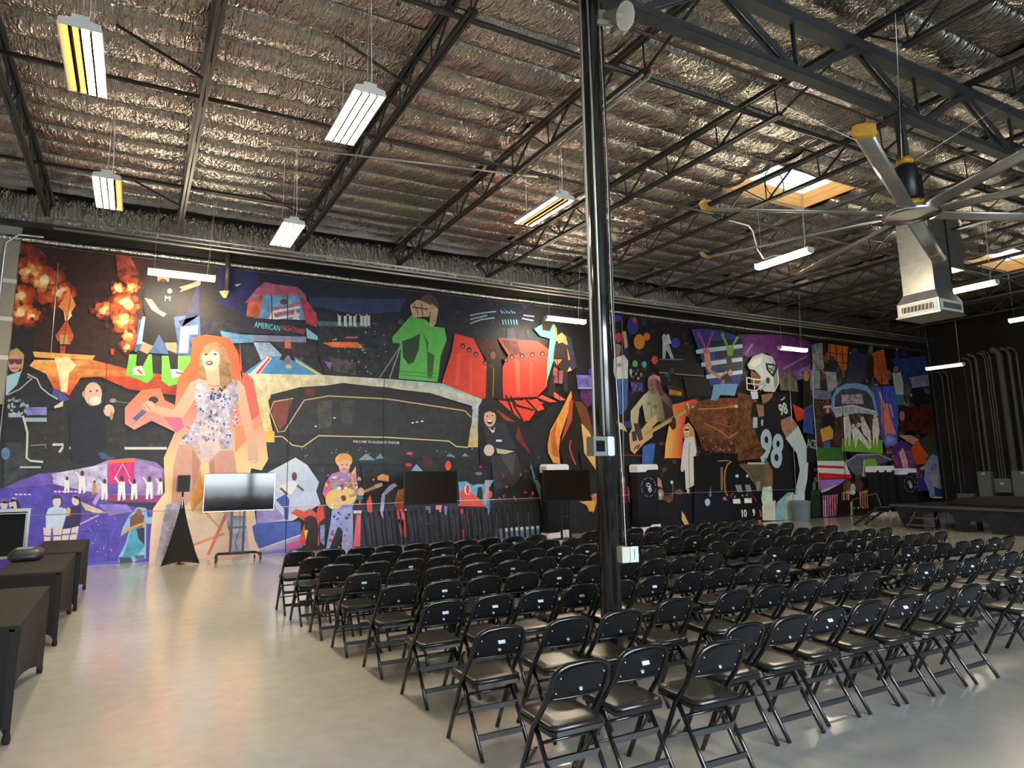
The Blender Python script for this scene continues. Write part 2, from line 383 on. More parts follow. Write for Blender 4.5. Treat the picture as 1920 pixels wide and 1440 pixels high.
# paging horn
t = thing('horn_loudspeaker', 'grey paging horn fixed near the top of the black column', 'loudspeaker', (CX+.17, CY-.2, 5.98))
hm = Matrix.Rotation(R(18), 4, 'Z') @ Matrix.Rotation(R(118), 4, 'X')
obj('horn', MB().lathe([(.035,-.16),(.045,-.1),(.06,-.02),(.09,.05),(.125,.1),(.13,.1),(.128,.108),(.12,.1),(.085,.05),(.05,-.02)], 24, cap=False).xf(hm), 'cream_grey', t)
obj('inner_cone', MB().lathe([(.028,-.03),(.032,.02),(.022,.05),(.0,.055)], 16, cap=False).xf(hm), 'cream_grey', t)
obj('throat', MB().lathe([(.05,-.02),(.048,-.021)], 16).xf(hm), 'black_metal', t)
obj('driver', MB().lathe([(.045,-.26),(.055,-.25),(.055,-.17),(.04,-.15)], 20).xf(hm), 'cream_grey', t)
obj('bracket', MB().bar((-.14,.12,-.03), (0,.04,-.06), .03, .05).box(-.03,.03,-.02,.05,-.17,-.1), 'conduit', t)

# ---------------------------------------------------------------- sprinkler pipes and wall conduits
for i, (y, z, r, mt, lab) in enumerate(((6.23, 6.85, .035, 'pipe_dark', 'dark sprinkler pipe crossing the joists nearest the girder'), (5.62, 6.95, .022, 'pipe_red', 'thin rust-brown pipe beside the girder'), (9.3, 6.83, .03, 'pipe_dark', 'dark sprinkler pipe crossing the middle of the ceiling'), (12.6, 6.83, .028, 'pipe_dark', 'dark sprinkler pipe crossing the ceiling nearest the mural'))):
    t = thing('sprinkler_pipe', lab, 'pipe', (0, y, z), 0, 'sprinkler pipes')
    obj('pipe', MB().tube([(-4.4,0,0), (12,0,0), (27.5,0,0)], r, 10), mt, t)
    if r > .025:
        for q in range(10):
            x = -.7+q*2.9+i*.5
            obj('sprinkler_head', MB().tube([(x,0,-r), (x,0,-r-.05)], .01, 6).lathe([(.02,-r-.07),(.026,-r-.06),(.01,-r-.05)], 10, (x,0,0)), 'pipe_dark', t)
for i, (y, z, r) in enumerate(((14.45, 6.50, .022), (14.62, 6.46, .017), (14.8, 6.43, .022))):
    tag(obj('wall_conduit', MB().tube([(-1.7, y, z), (8, y, z-.01), (20, y, z), (27, y, z)], r, 8), 'conduit'), '%s long silver conduit of the bundle running above the mural' % ('front', 'middle', 'rear')[i], 'conduit', 'conduits above the mural')
tag(obj('ledger_foil', MB().loft([[(WL+.1+.65*i, D-.02-.05*math.sin(a)-.012*((i*7919) % 5), 6.32+.055*math.cos(a)) for a in [R(q*30) for q in range(7)]] for i in range(51)], True, False, False), 'foil'), 'crumpled strip of foil along the top of the mural wall', 'foil strip')
tag(obj('wall_foil', MB().loft([[(WL+.1+.2*i, D-.012-.03*abs(mn.noise(Vector((i*.7, q*.9, 2))))-.02*(q == 3), 7.32-q*.13+.02*mn.noise(Vector((i*.4, q, 7)))) for q in range(6)] for i in range(165)], True, False, False), 'foil'), 'crumpled foil turned down the wall between roof and ledger', 'foil')
tag(obj('ledger_beam', MB().box(WL, WR, D-.09, D-.005, 6.56, 6.68), 'steel'), 'dark steel ledger running along the top of the mural wall', 'ledger')
tag(obj('light_cable_rail', MB().tube([(1.5, 9.95, 6.66), (5.75, 9.1, 6.66)], .014, 6), 'conduit'), 'thin pale conduit crossing below the foil beside the hanging lamp', 'conduit')
tag(obj('joist_conduit', MB().tube([(5.31, 5.9, 6.62), (5.31, 9.6, 6.62)], .016, 6).tube([(5.42, 5.9, 6.62), (5.42, 9.6, 6.62)], .016, 6), 'cream_grey'), 'pair of cream conduits under the joist left of the column', 'conduit')
tag(obj('drain_pipe', MB().tube([(1.53, D-.14, 6.7), (1.53, D-.14, 5.7)], .06, 14), 'pipe_dark'), 'short black pipe coming down the mural behind the strip lamp', 'pipe')
tag(obj('cable_loop', MB().tube([(9.0+.28*math.sin(a)*.8, 7.0, 6.35-.25*math.cos(a)) for a in [R(-150+q*25) for q in range(13)]], .008, 6), 'black_metal'), 'loop of black cable hanging from a joist', 'cable')
tag(obj('guy_rail', MB().tube([(-1.75, D-.1, .985), (8, D-.1, .985), (20.0, D-.1, .985)], .008, 6), 'conduit'), 'thin pale rail running along the mural at waist height', 'rail')
for (a, b_), lab in zip((((110,495),(96,666)), ((1163,600),(1166,930)), ((1475,690),(1489,930))), ('thin pale conduit down the mural between the two fireballs', 'thin pale cord down the mural right of the column', 'thin pale cord down the mural over the football player')):
    p, q = wall_pt(*a), wall_pt(*b_)
    tag(obj('mural_conduit', MB().tube([(p[0], D-.085, p[1]), (q[0], D-.085, q[1])], .01, 6), 'conduit'), lab, 'conduit')
# bare wall left of the mural
t = thing('wall_pier', 'beige pier at the left end of the mural', 'pier', (-2.42, D-.02, 0))
obj('pier_face', MB().box(-.12, .13, -.06, .03, 3.05, 6.0), 'pier', t); obj('foot_block', MB().box(-.3, .12, -.09, .03, 0, 3.05), 'wall_dark', t)
for q in range(3): obj('band', MB().box(-.13, .14, -.065, .03, 3.9+q*.75, 3.98+q*.75), 'white_paint', t)
tag(obj('pier_conduit', MB().tube([(-2.5, D-.2, 3.0), (-2.5, D-.2, 6.15), (-2.3, D-.2, 6.35), (-1.9, D-.2, 6.36)], .022, 8), 'bezel'), 'grey conduit bending along the top of the beige pier', 'conduit')

# ---------------------------------------------------------------- hanging lamps
def shop_lamp(loc, rz, lab, kind, zc=7.26, dim=(), glow='tube_glow'):
    t = thing('hanging_lamp', lab, 'lamp', loc, rz, 'hanging lamps')
    L = .61
    if kind == 'bay':                      # four-tube high bay, reflector trough
        obj('housing', MB().prism([(-.18,0),(-.16,.06),(-.07,.075),(-.07,.11),(.07,.11),(.07,.075),(.16,.06),(.18,0),(.17,0),(.15,.045),(-.15,.045),(-.17,0)], -L, L, 'y'), 'lamp_housing', t)
        for s in (-1, 1): obj('end_cap', MB().prism([(-.18,-.004),(-.16,.062),(-.07,.078),(-.07,.115),(.07,.115),(.07,.078),(.16,.062),(.18,-.004)], s*L-.008, s*L+.008, 'y'), 'lamp_housing', t)
        for q in range(4):
            x = -.126+q*.084
            obj('tube', MB().tube([(x,-L+.02,.018), (x,L-.02,.018)], .024, 10), 'tube_dim' if q in dim else 'tube_glow', t)
        for q in (-.084, 0, .084): obj('reflector_rib', MB().prism([(q-.014,.045),(q-.009,-.014),(q+.009,-.014),(q+.014,.045)], -L+.02, L-.02, 'y'), 'rib_brown', t)
        dx = 0
    else:                                  # wraparound strip
        obj('housing', MB().box(-.07, .07, -L, L, .05, .09), 'lamp_housing', t)
        obj('lens', MB().prism([(-.08,.05),(-.085,.015),(-.06,-.015),(0,-.025),(.06,-.015),(.085,.015),(.08,.05)], -L+.01, L-.01, 'y'), glow, t)
        for s in (-1, 1): obj('end_cap', MB().prism([(-.09,.095),(-.092,.012),(-.065,-.02),(0,-.03),(.065,-.02),(.092,.012),(.09,.095)], s*L-.006, s*L+.006, 'y'), 'lamp_housing', t)
    h = zc-loc[2]
    for s in (-.5, .5): obj('hanger_wire', MB().tube([(0, s, .09), (0, s, h)], .0025, 5), 'bezel', t)
    obj('cord', MB().tube([(.03, -.45, .09), (.06, -.47, .25), (.03, -.5, h*.6), (.0, -.55, h)], .005, 6), 'white_paint', t)
    return t
shop_lamp((-.70, 7.12, 5.72), 0, 'bright four-tube hanging lamp at the upper left corner of the ceiling', 'bay', dim=(0, 1))
shop_lamp((1.95, 6.98, 5.72), 0, 'bright four-tube hanging lamp above the aisle beside the third joist', 'bay')
shop_lamp((-.6, 10.6, 5.72), 0, 'small-looking four-tube lamp hanging left of the second joist, farther back', 'bay', dim=(3,))
shop_lamp((2.03, 11.22, 5.72), 0, 'four-tube lamp hanging beside the third joist close to the mural', 'bay')
shop_lamp((5.45, 8.5, 5.76), 0, 'yellow strip lamp hanging just left of the column', 'bay', dim=(1, 2))
shop_lamp((.58, 14.25, 5.6), R(90), 'strip lamp hanging in front of the soccer player on the mural', 'strip')
shop_lamp((9.75, 14.25, 5.56), R(90), 'yellow strip lamp hanging before the mural, left of the column', 'strip')
shop_lamp((18.35, 14.1, 5.4), R(90), 'strip lamp hanging above the football helmet on the mural', 'strip', glow='tube_mid')
shop_lamp((11.0, 8.5, 5.74), 0, 'white strip lamp hanging under the skylight beside the fan', 'strip')
shop_lamp((25.1, 13.2, 5.13), 0, 'strip lamp hanging at the far right near the dark wall', 'strip', glow='tube_weak')
shop_lamp((16.7, 8.1, 5.72), 0, 'strip lamp glowing behind the air duct', 'strip')
shop_lamp((21.6, 8.9, 5.7), 0, 'strip lamp cut off by the right edge of the picture', 'strip', glow='tube_mid')
tag(obj('flex_conduit', MB().tube([(10.2, 9.05, 6.62), (10.75, 9.05, 6.6), (10.86, 9.05, 6.5), (10.9, 9.0, 6.1), (10.95, 8.9, 5.88), (11.0, 8.7, 5.9), (11.0, 8.5, 5.84)], .014, 8), 'white_paint'), 'white bent conduit dropping to the lamp under the skylight', 'conduit')

# ---------------------------------------------------------------- ceiling fan
FX, FZ = 8.55, 4.9
t = thing('ceiling_fan', 'huge eight-blade grey ceiling fan with yellow tips hanging from the girder', 'fan', (FX, GY, FZ))
obj('mount_post', MB().box(-.05, -.01, -.05, .05, .75, 1.4).box(.01, .05, -.04, .04, .75, 1.4), 'girder_grey', t)
obj('mount_clamp', MB().box(-.16, .16, -.12, .12, 1.33, 1.42), 'steel', t)
obj('upper_collar', MB().lathe([(.03,.7),(.09,.7),(.1,.74),(.05,.8),(.03,.8)], 14), 'fan_yellow', t)
obj('motor', MB().lathe([(.06,.2),(.13,.24),(.14,.56),(.12,.66),(.05,.7)], 20), 'motor_black', t)
obj('gearbox', MB().box(.02, .16, -.1, .1, .24, .55), 'motor_black', t)
obj('lower_collar', MB().lathe([(.05,.1),(.14,.1),(.15,.16),(.1,.2),(.05,.2)], 14), 'fan_yellow', t)
obj('warning_ring', MB().lathe([(.045,0),(.055,.0),(.055,.02),(.045,.02)], 16).xf(Matrix.Translation((.2,-.02,.5)) @ Matrix.Rotation(R(90), 4, 'X')), 'fan_yellow', t)
hub = obj('hub', MB().lathe([(.05,.1),(.3,.06),(.33,.03),(.33,-.01),(.28,-.02),(.2,-.025),(.1,-.05),(.03,-.06)], 28), 'chrome', t)
for q in range(8):
    a = R(22+45*q); m4 = Matrix.Rotation(a, 4, 'Z') @ Matrix.Rotation(R(-12), 4, 'X')
    sec = [(-.09,0),(-.06,.014),(0,.02),(.06,.012),(.095,0),(.06,-.006),(-.05,-.008)]
    bl = obj('blade', MB().loft([[(x, y, z+.02) for y, z in sec] for x in (.28, 1.5, 2.66)], True).xf(m4), 'fan_alu', t)
    obj('blade_tip', MB().loft([[(2.66+dx, y*s, z*s2+.02+dz) for y, z in sec] for dx, s, s2, dz in ((0,1.04,1.4,0),(.05,1.25,2.2,.02),(.09,1.1,1.2,.09))], False).xf(m4), 'fan_tip', bl)
    obj('band', MB().loft([[(2.2+dx, y*1.03, z*1.25+.02) for y, z in sec] for dx in (0, .02)], False).xf(m4), 'fan_yellow', bl)
    obj('bolt', MB().lathe([(.02,.05),(.02,.07),(.005,.075)], 8, (.27*math.cos(a), .27*math.sin(a), 0)), 'chrome', hub)
obj('guy_wire', MB().tube([(.06,0,.7), (1.5,.9,1.75)], .004, 5).tube([(.06,0,.7), (1.5,-.9,1.75)], .004, 5).tube([(-.06,0,.7), (-1.5,.9,1.75)], .004, 5).tube([(-.06,0,.7), (-1.5,-.9,1.75)], .004, 5), 'bezel', t)

# ---------------------------------------------------------------- air duct drop
t = thing('air_duct', 'galvanized air duct drop with louvred diffuser box behind the fan', 'duct', (14.05, 7.35, 4.78))
bw, bd = .86, .84
obj('diffuser_box', MB().box(0, bw, 0, bd, .03, .3), 'galv', t)
obj('bottom_flange', MB().box(-.03, bw+.03, -.03, bd+.03, 0, .03), 'galv', t)
obj('transition', MB().loft([[(x, y, z) for x, y in ((e,e),(bw-e,e),(bw-e,bd-e),(e,bd-e))] for e, z in ((0,.3),(.1,.5))], False), 'galv', t)
sh = obj('shaft', MB().box(.1, bw-.1, .1, bd-.1, .5, 2.55), 'galv', t)
for z in (.5, 1.1, 1.7): obj('seam_rib', MB().box(.09, bw-.09, .09, bd-.09, z, z+.012), 'conduit', sh)
obj('return_duct', MB().box(.75, 1.3, .1, .6, 1.05, 2.6), 'galv', t)
obj('gap_strip', MB().box(.72, .765, .085, .1, .7, 2.5), 'black_metal', t)
g = obj('grille_frame', MB().box(-.012, 0, .04, bd-.04, .05, .28), 'white_paint', t)
obj('grille_dark', MB().box(-.016, -.012, .1, bd-.1, .1, .22), 'black_metal', g)
for q in range(9): obj('louvre', MB().bar((-.02, .13+q*.073, .1), (-.02, .11+q*.073, .22), .01, .012), 'white_paint', g)
g = obj('grille_frame', MB().box(.04, bw-.04, -.012, 0, .05, .28), 'white_paint', t)
obj('grille_dark', MB().box(.12, bw-.1, -.016, -.012, .1, .22), 'box_grey', g)

# ---------------------------------------------------------------- folding chairs
def make_chair():
    t = thing('folding_chair', '', 'chair')
    hw = .188
    def side(s): return [(s*hw,.215,0), (s*hw,.11,.205), (s*hw,.015,.40), (s*(hw-.002),-.11,.56), (s*(hw-.006),-.165,.655)]
    arch = []
    for k in range(9):
        a = math.pi*k/8
        arch.append((math.copysign(abs(math.cos(a))**.62, math.cos(a))*(hw-.006) if k not in (4,) else 0, -.172-.03*math.sin(a)**.8, .665+.092*math.sin(a)**.75))
    obj('back_frame', MB().tube(side(1)+arch[1:-1]+side(-1)[::-1], .0155, 8), 'black_paint', t)
    for s in (-1, 1):
        obj('rear_leg', MB().tube([(s*.170,.02,.402), (s*.170,-.245,0)], .0138, 8), 'black_paint', t)
        obj('hinge_link', MB().bar((s*.186,.09,.19), (s*.182,.0,.305), .006, .022, (1,0,0)), 'black_metal', t)
    for y, z in ((-.085,.25), (-.170,.112)): obj('rung', MB().box(-.172, .172, y-.008, y+.008, z-.016, z+.016), 'black_metal', t)
    obj('crossbar', MB().tube([(-.17,-.026,.33), (.17,-.026,.33)], .009, 6), 'black_paint', t)
    obj('front_rung', MB().tube([(-hw,.13,.165), (hw,.13,.165)], .007, 6), 'black_metal', t)
    def seat(w0, w1, y0, y1, r, n=3):
        return [(w1-r,y1),(w1,y1-r),(w0,y0+r),(w0-r,y0),(-w0+r,y0),(-w0,y0+r),(-w1,y1-r),(-w1+r,y1)]
    pan = seat(.178,.182,-.155,.205,.03)
    obj('seat_pan', MB().loft([[(x,y,z+(y<0)*(-.008)) for x,y in pan] for z in (.402,.425)], False), 'black_paint', t)
    rings = []
    for e, z in ((0,.424),(-.005,.432),(-.002,.447),(.012,.453),(.08,.455)):
        rings.append([(x*(1-e/.19), (y-.02)*(1-e/.19)+.02, z+(y<0)*(-.008)) for x,y in seat(.174,.176,-.15,.2,.035)])
    obj('seat_cushion', MB().loft(rings, True), 'vinyl', t)
    v = []; nx = 10; top = lambda u: .655+.096*(1-abs(u)**2.6)**.5 if abs(u) < 1 else .655
    rows = 5
    for a in range(nx+1):
        u = -1+2*a/nx; x = u*(hw-.012); cur = -.03*(1-u*u)
        for c in range(rows):
            z = .572+(top(u*.985)-.572)*c/(rows-1); yl = -.108-(z-.56)*.52
            v.append((x, yl+cur*.7-.004, z))
    f = [(a*rows+c, (a+1)*rows+c, (a+1)*rows+c+1, a*rows+c+1) for a in range(nx) for c in range(rows-1)]
    n0 = len(v); v2 = v+[(x, y+.008, z) for x, y, z in v]
    f2 = f+[tuple(i+n0 for i in reversed(q)) for q in f]
    f2 += [(a*rows, n0+a*rows, n0+(a+1)*rows, (a+1)*rows) for a in range(nx)]
    bk = obj('backrest', MB().add(v2, f2, True), 'chair_panel', t)
    obj('rolled_edge', MB().tube([v[a*rows] for a in range(nx+1)], .006, 6), 'black_paint', bk)
    def on_back(u, z, off=.008):
        cur = -.03*(1-u*u); return (u*(hw-.012), -.108-(z-.56)*.52+cur*.7-.004-off, z)
    rv = MB()
    for u, z in ((-.82,.605), (.82,.605), (.80,.69), (-.80,.69)):
        p = on_back(u, z, .004); rv.lathe([(.005,-.004),(.005,.0),(.002,.003)], 8).__class__
        rv.v[-24:] = [tuple(Vector(p)+Vector((a, -c, b_))) for a, b_, c in rv.v[-24:]]
    obj('rivets', rv, 'rivet', bk)
    p = on_back(0, .617, .004)
    obj('badge', MB().lathe([(.012,0),(.012,.003),(.008,.004)], 12).xf(Matrix.Translation(p) @ Matrix.Rotation(R(62), 4, 'X') @ Matrix.Scale(1.0, 4)), 'badge', bk)
    p = on_back(0, .675, .004)
    st = MB().box(-.026, .026, -.016, .016, 0, .0015).xf(Matrix.Translation(p) @ Matrix.Rotation(R(62), 4, 'X'))
    so = obj('sticker', st, 'sticker', bk)
    return t
proto = make_chair()
ROWS = [                                   # (Y, left block xs, right block xs, stickered left, stickered right)
 (3.46, [2.18,2.66,3.12,3.60,4.05,4.52,4.98,5.43,5.89,6.36], [7.45], {1,5,7}, set()),
 (4.27, [2.17,2.71,3.16,3.80,4.46,4.90,5.36,5.82,6.25], [7.30,7.75,8.17,8.62,9.05,9.48,9.9,10.33], {0}, {0,2}),
 (5.15, [2.21,2.66,3.10,3.53,3.95,4.37,4.82,5.25,5.69,6.12], [7.25,7.66,8.06,8.50,8.90,9.33,9.74,10.15,10.56,10.98], {0,1,2,3,5,9}, {3,7,8}),
 (6.02, [2.16,2.59,3.02,3.45,3.88,4.31,4.75,5.18,5.60,6.04], [7.10,7.56,8.02,8.44,8.87,9.30,9.70,10.10,10.50,10.91], {1,4}, {0,4}),
 (6.85, [2.08,2.52,2.95,3.38,3.80,4.22,4.64,5.07,5.50,5.93], [7.07,7.51,7.95,8.38,8.80,9.21,9.62,10.03,10.45,10.86], {0,3,4}, {8}),
 (7.60, [2.03,2.45,2.87,3.29,3.71,4.13,4.54,4.96,5.39,5.80], [6.95,7.35,7.76,8.16,8.57,8.97,9.37,9.77,10.17,10.57], {2,7,8}, {1,5}),
 (8.36, [1.97,2.39,2.80,3.21,3.62,4.04,4.46,4.87,5.28,5.70], [6.80,7.21,7.62,8.03,8.44,8.84,9.24,9.62,10.0,10.4], {4,6}, {2}),
 (9.06, [1.93,2.33,2.73,3.13,3.53,3.92,4.31,4.70,5.10,5.50], [6.55,7.02,7.46,7.88,8.29,8.70,9.12,9.52,9.91,10.32], {6,8}, {4,6,9}),
]
first = True
rdc = random.Random(3)
for ri, (Y, lx, rx, ls, rs) in enumerate(ROWS):
    rown = 'row nearest the camera' if ri == 0 else ('row nearest the mural' if ri == 7 else ORD[ri]+' row from camera')
    for blk, xs_, stk in (('left', lx, ls), ('right', rx, rs)):
        for i, x in enumerate(xs_):
            y = Y + .03*(x-6)/1.0*(.9 if ri else .0) + rdc.uniform(-.02, .02) + .13
            if ri == 0: y = {2.18:3.18, 2.66:3.25, 3.12:3.10, 3.60:3.36, 4.05:3.36}.get(x, 3.42) + .13
            if ri == 1 and x < 3.5: y = 4.07+.13
            rz = rdc.uniform(-.025, .025) + .012
            loc = (x, y, 0)
            if first: c = proto; c.location = loc; c.rotation_euler.z = rz; first = False
            else: c = dup(proto, loc, rz)
            has = i in stk
            pos = ORD[i]+' from left' if len(xs_) > 1 else 'cut off at the right edge'
            c['label'] = 'black folding chair %s%s, %s, %s block' % ('with white sticker, ' if has else '', pos, rown, blk)
            c['category'] = 'chair'; c['group'] = 'folding chairs in rows'
            c['_stk'] = 1 if has else 0
chairs = [o for o in list(COL.objects) if o.name.startswith('folding_chair')]
for c in chairs:                           # only some chairs carry a sticker
    if not c['_stk']:
        for ch in c.children:
            for g in list(ch.children):
                if g.name.split('.')[0] == 'sticker': bpy.data.objects.remove(g)
    del c['_stk']

# ---------------------------------------------------------------- black stretch-cover tables on the left
def stretch_table(y0, y1, x0, x1, lab):
    t = thing('covered_table', lab, 'table', ((x0+x1)/2, (y0+y1)/2, 0), 0, 'black covered tables')
    w, l = (x1-x0)/2, (y1-y0)/2
    obj('top_cloth', MB().loft([rr for rr in [[(x*s, y*s, z) for x, y in [(p[0], p[1]) for p in rrect(2*w, 2*l, .03, 3)]] for s, z in ((1.0,.715),(1.0,.74),(.985,.752))]], False), 'spandex', t)
    # sides pulled in between the feet
    def ring(z, k):
        o = []
        for (ax, ay), (bx, by) in (((-w,-l),(w,-l)),((w,-l),(w,l)),((w,l),(-w,l)),((-w,l),(-w,-l))):
            for q in range(10):
                u = q/10; inn = k*4*u*(1-u)
                px, py = ax+(bx-ax)*u, ay+(by-ay)*u
                long = abs(by-ay) > abs(bx-ax)
                o.append((px-math.copysign(min(inn, abs(px)) if long else 0, px), py-math.copysign(0 if long else min(inn, abs(py)), py), z))
        return o
    def arch(rg, h):
        o = []
        for i, (x, y, z) in enumerate(rg):
            u = (i % 10)/10; o.append((x, y, z+h*max(0, (4*u*(1-u)))**.5 if u else z))
        return o
    obj('stretch_skirt', MB().loft([ring(.73, 0), ring(.5, .05), ring(.25, .08), arch(ring(.0, .10), .16)], True, False), 'spandex', t)
    for sx in (-1, 1):
        for sy in (-1, 1): obj('foot_pocket', MB().lathe([(.022,0),(.026,.03),(.015,.09)], 10, (sx*(w-.02), sy*(l-.02), 0)), 'spandex', t)
    return t
stretch_table(5.72, 7.55, -1.24, -.62, 'nearest of the three black-covered tables at the left edge')
stretch_table(8.56, 10.36, -1.20, -.60, 'middle one of the three black-covered tables at the left edge')
stretch_table(10.52, 12.36, -1.14, -.55, 'black-covered table closest to the mural at the left edge')
t = thing('monitor', 'dark flat screen in a silver frame at the left edge before the mural', 'monitor', (-1.86, 12.95, 0))
obj('panel', MB().box(-.44, .44, 0, .06, .46, 1.22), 'bezel', t); obj('glass', MB().box(-.405, .405, -.006, 0, .5, 1.17), 'screen', t); obj('inner_trim', MB().box(-.40, .40, -.012, -.007, 1.14, 1.152).box(.388, .40, -.012, -.007, .5, 1.152), 'bezel', t)
obj('stand', MB().box(-.3, .3, -.12, .2, 0, .06).box(-.05, .05, .03, .07, .06, .6), 'black_metal', t)
t = thing('equipment_case', 'black equipment lying on the middle covered table', 'equipment', (-1.08, 9.9, .754))
obj('case_body', MB().loft([[(x*s, y*s, z) for x, y in rrect(.34, .5, .08, 4)] for s, z in ((.9,0),(1,.03),(.97,.09),(.7,.13))], True), 'black_metal', t)
obj('blue_reflection', MB().box(-.1, .06, -.12, .1, .13, .136), 'badge', t)  # flat blue patch standing in for a reflection on the case

# ---------------------------------------------------------------- loudspeaker on a skirted stand
t = thing('speaker_stand', 'speaker stand under a black stretch scrim by the mural', 'speaker stand', (.9, 14.68, 0))
tri = [(-.35, -.16), (.34, -.14), (.0, .36)]
rings = []
for z, k in ((0,1.0),(.25,.74),(.5,.53),(.75,.33),(1.0,.16),(1.2,.055),(1.25,.04)):
    ring = []
    for i in range(3):
        a, b_ = tri[i], tri[(i+1) % 3]
        for q in range(6):
            u = q/6; inn = 1-.35*(4*u*(1-u))*.5
            ring.append(((a[0]+(b_[0]-a[0])*u)*k*inn-.03*(1-k), (a[1]+(b_[1]-a[1])*u)*k*inn, z+(.05*(4*u*(1-u)) if z == 0 else 0)))
    rings.append(ring)
obj('scrim', MB().loft(rings, True, False), 'spandex', t)
obj('pole', MB().tube([(-.03,0,.9), (-.03,0,1.36)], .0175, 10), 'chrome', t)
for p in tri: obj('tripod_leg', MB().tube([(p[0]*.95, p[1]*.95, .015), (-.03, 0, .85)], .012, 6), 'black_metal', t)
t = thing('loudspeaker', 'small black loudspeaker on top of the skirted stand', 'loudspeaker', (.87, 14.68, 1.36))
obj('cabinet', MB().prism(rrect(.235, .33, .02, 3, 0, .175), -.1, .12, 'y'), 'black_metal', t); obj('grille', MB().prism(rrect(.21, .3, .015, 3, 0, .175), -.112, -.1, 'y'), 'grille', t); obj('pole_cup', MB().lathe([(.025,0),(.025,.02)], 10), 'black_metal', t)

# ---------------------------------------------------------------- televisions on rolling stands
def tv(x, y, w, h, zc, rz, glass, lab, tilt=0):
    t = thing('television', lab, 'television', (x, y, 0), rz, 'televisions on rolling stands')
    m4 = Matrix.Translation((0, -.06, zc)) @ Matrix.Rotation(R(tilt), 4, 'X')
    obj('screen_case', MB().box(-w/2, w/2, 0, .045, -h/2, h/2).box(-w*.3, w*.3, .045, .07, -h*.3, h*.3).xf(m4), 'black_metal', t)
    obj('glass', MB().box(-w/2+.01, w/2-.01, -.004, 0, -h/2+.014, h/2-.01).xf(m4), glass, t)
    obj('rim', MB().box(-w/2, w/2, -.006, 0, -h/2, -h/2+.012).box(-w/2, -w/2+.006, -.006, 0, -h/2, h/2).box(w/2-.006, w/2, -.006, 0, -h/2, h/2).xf(m4), 'bezel' if glass == 'screen' else 'black_metal', t)
    for s in (-1, 1): obj('post', MB().box(s*.12-.022, s*.12+.022, .02, .06, .1, zc+.1), 'black_metal', t)
    obj('shelf_bar', MB().box(-.16, .16, .01, .05, .62, .65), 'black_metal', t)
    bs = obj('base', MB().tube([(-.42,-.28,.09), (-.4,-.2,.13), (-.36,.04,.13), (.36,.04,.13), (.4,-.2,.13), (.42,-.28,.09)], .024, 8), 'black_metal', t)
    for px, py in ((-.42,-.28), (.42,-.28), (-.36,.06), (.36,.06)):
        obj('caster', MB().tube([(px-.014, py, .035), (px+.014, py, .035)], .035, 12).box(px-.008, px+.008, py-.008, py+.008, .05, .11), 'black_metal', bs)
    obj('cable', MB().tube([(.02,.03,zc-.2), (.05,.04,.6), (-.03,.05,.35), (.02,.04,.14)], .006, 5), 'black_metal', t)
    return t
tv(1.93, 14.72, 1.36, .76, 1.345, 0, 'screen', 'large television with a bright reflection, left of the guitarist in overalls', .25)
tv(5.55, 13.3, 1.22, .70, 1.38, R(2), 'screen_matte', 'television with a plain dark brown screen between the guitarist and the columns')
tv(9.05, 13.4, 1.32, .72, 1.36, R(1), 'screen_matte', 'black television in front of the white-capped tower left of the steel column')

# ---------------------------------------------------------------- fabric towers with white caps
def tower(x, y, w, d, h, rz, lab, logo=False):
    t = thing('fabric_tower', lab, 'display tower', (x, y, 0), rz, 'black fabric towers with white caps')
    obj('sleeve', MB().loft([[(px, py, z) for px, py in rrect(w*s, d*s, .05, 4)] for z, s in ((.12,1),(.5,.985),(.9,.99),(1.3,.985),(h-.15,1))], True), 'fabric_black', t)
    obj('top_cap', MB().prism([(-w/2,h-.22),(-w/2,h-.06),(-w/2+.03,h-.015),(-w/2+.07,h),(w/2-.07,h),(w/2-.03,h-.015),(w/2,h-.06),(w/2,h-.15),(0,h-.155),(-w*.12,h-.215)], -d/2-.004, d/2+.004, 'y'), 'tower_white', t)
    obj('bottom_cap', MB().prism([(-w/2,0),(-w/2,.1),(.0,.12),(.06,.17),(w/2,.17),(w/2,0)], -d/2-.004, d/2+.004, 'y'), 'tower_white', t)
    if logo:
        z0 = h*.66; yf = -d/2-.005; mb = MB()
        def arc(cx, cz, r, a0, a1, th, n=14):
            pts = [(cx+r*math.cos(R(a0+(a1-a0)*k/n)), yf, cz+r*math.sin(R(a0+(a1-a0)*k/n))) for k in range(n+1)]
            for p, q in zip(pts, pts[1:]): mb.bar(p, q, .004, th, (0,0,1)) if abs(p[2]-q[2]) < abs(p[0]-q[0]) else mb.bar(p, q, th, .004, (0,-1,0))
        arc(-.015, z0+.05, .05, 20, 300, .026); arc(.02, z0-.04, .05, -160, 140, .026); arc(.05, z0-.09, .05, -180, 170, .026); arc(.02,z0+.02,.05,-90,60,.026)
        obj('monogram', mb, 'tower_white', t)
        mb = MB()
        for a0 in range(5, 360, 45): arc(0, z0-.01, w*.34, a0, a0+30, .016, 6)
        obj('ring_lettering', mb, 'badge', t)
    return t
tower(9.86, 15.12, .70, .34, 1.86, 0, 'black tower with white cap behind the black television')
tower(12.9, 15.12, .76, .34, 1.84, 0, 'black tower with white cap and ring emblem right of the steel column', True)
for q in range(3): tower(23.38+q*.31, 15.12-q*.08, .28, .34, 1.72, 0, '%s of the three narrow white-capped towers at the far right' % ('leftmost', 'middle', 'rightmost')[q])
tower(24.72, 14.8, .80, .34, 1.62, R(-8), 'black tower with ring emblem at the far right beside the narrow towers', True)

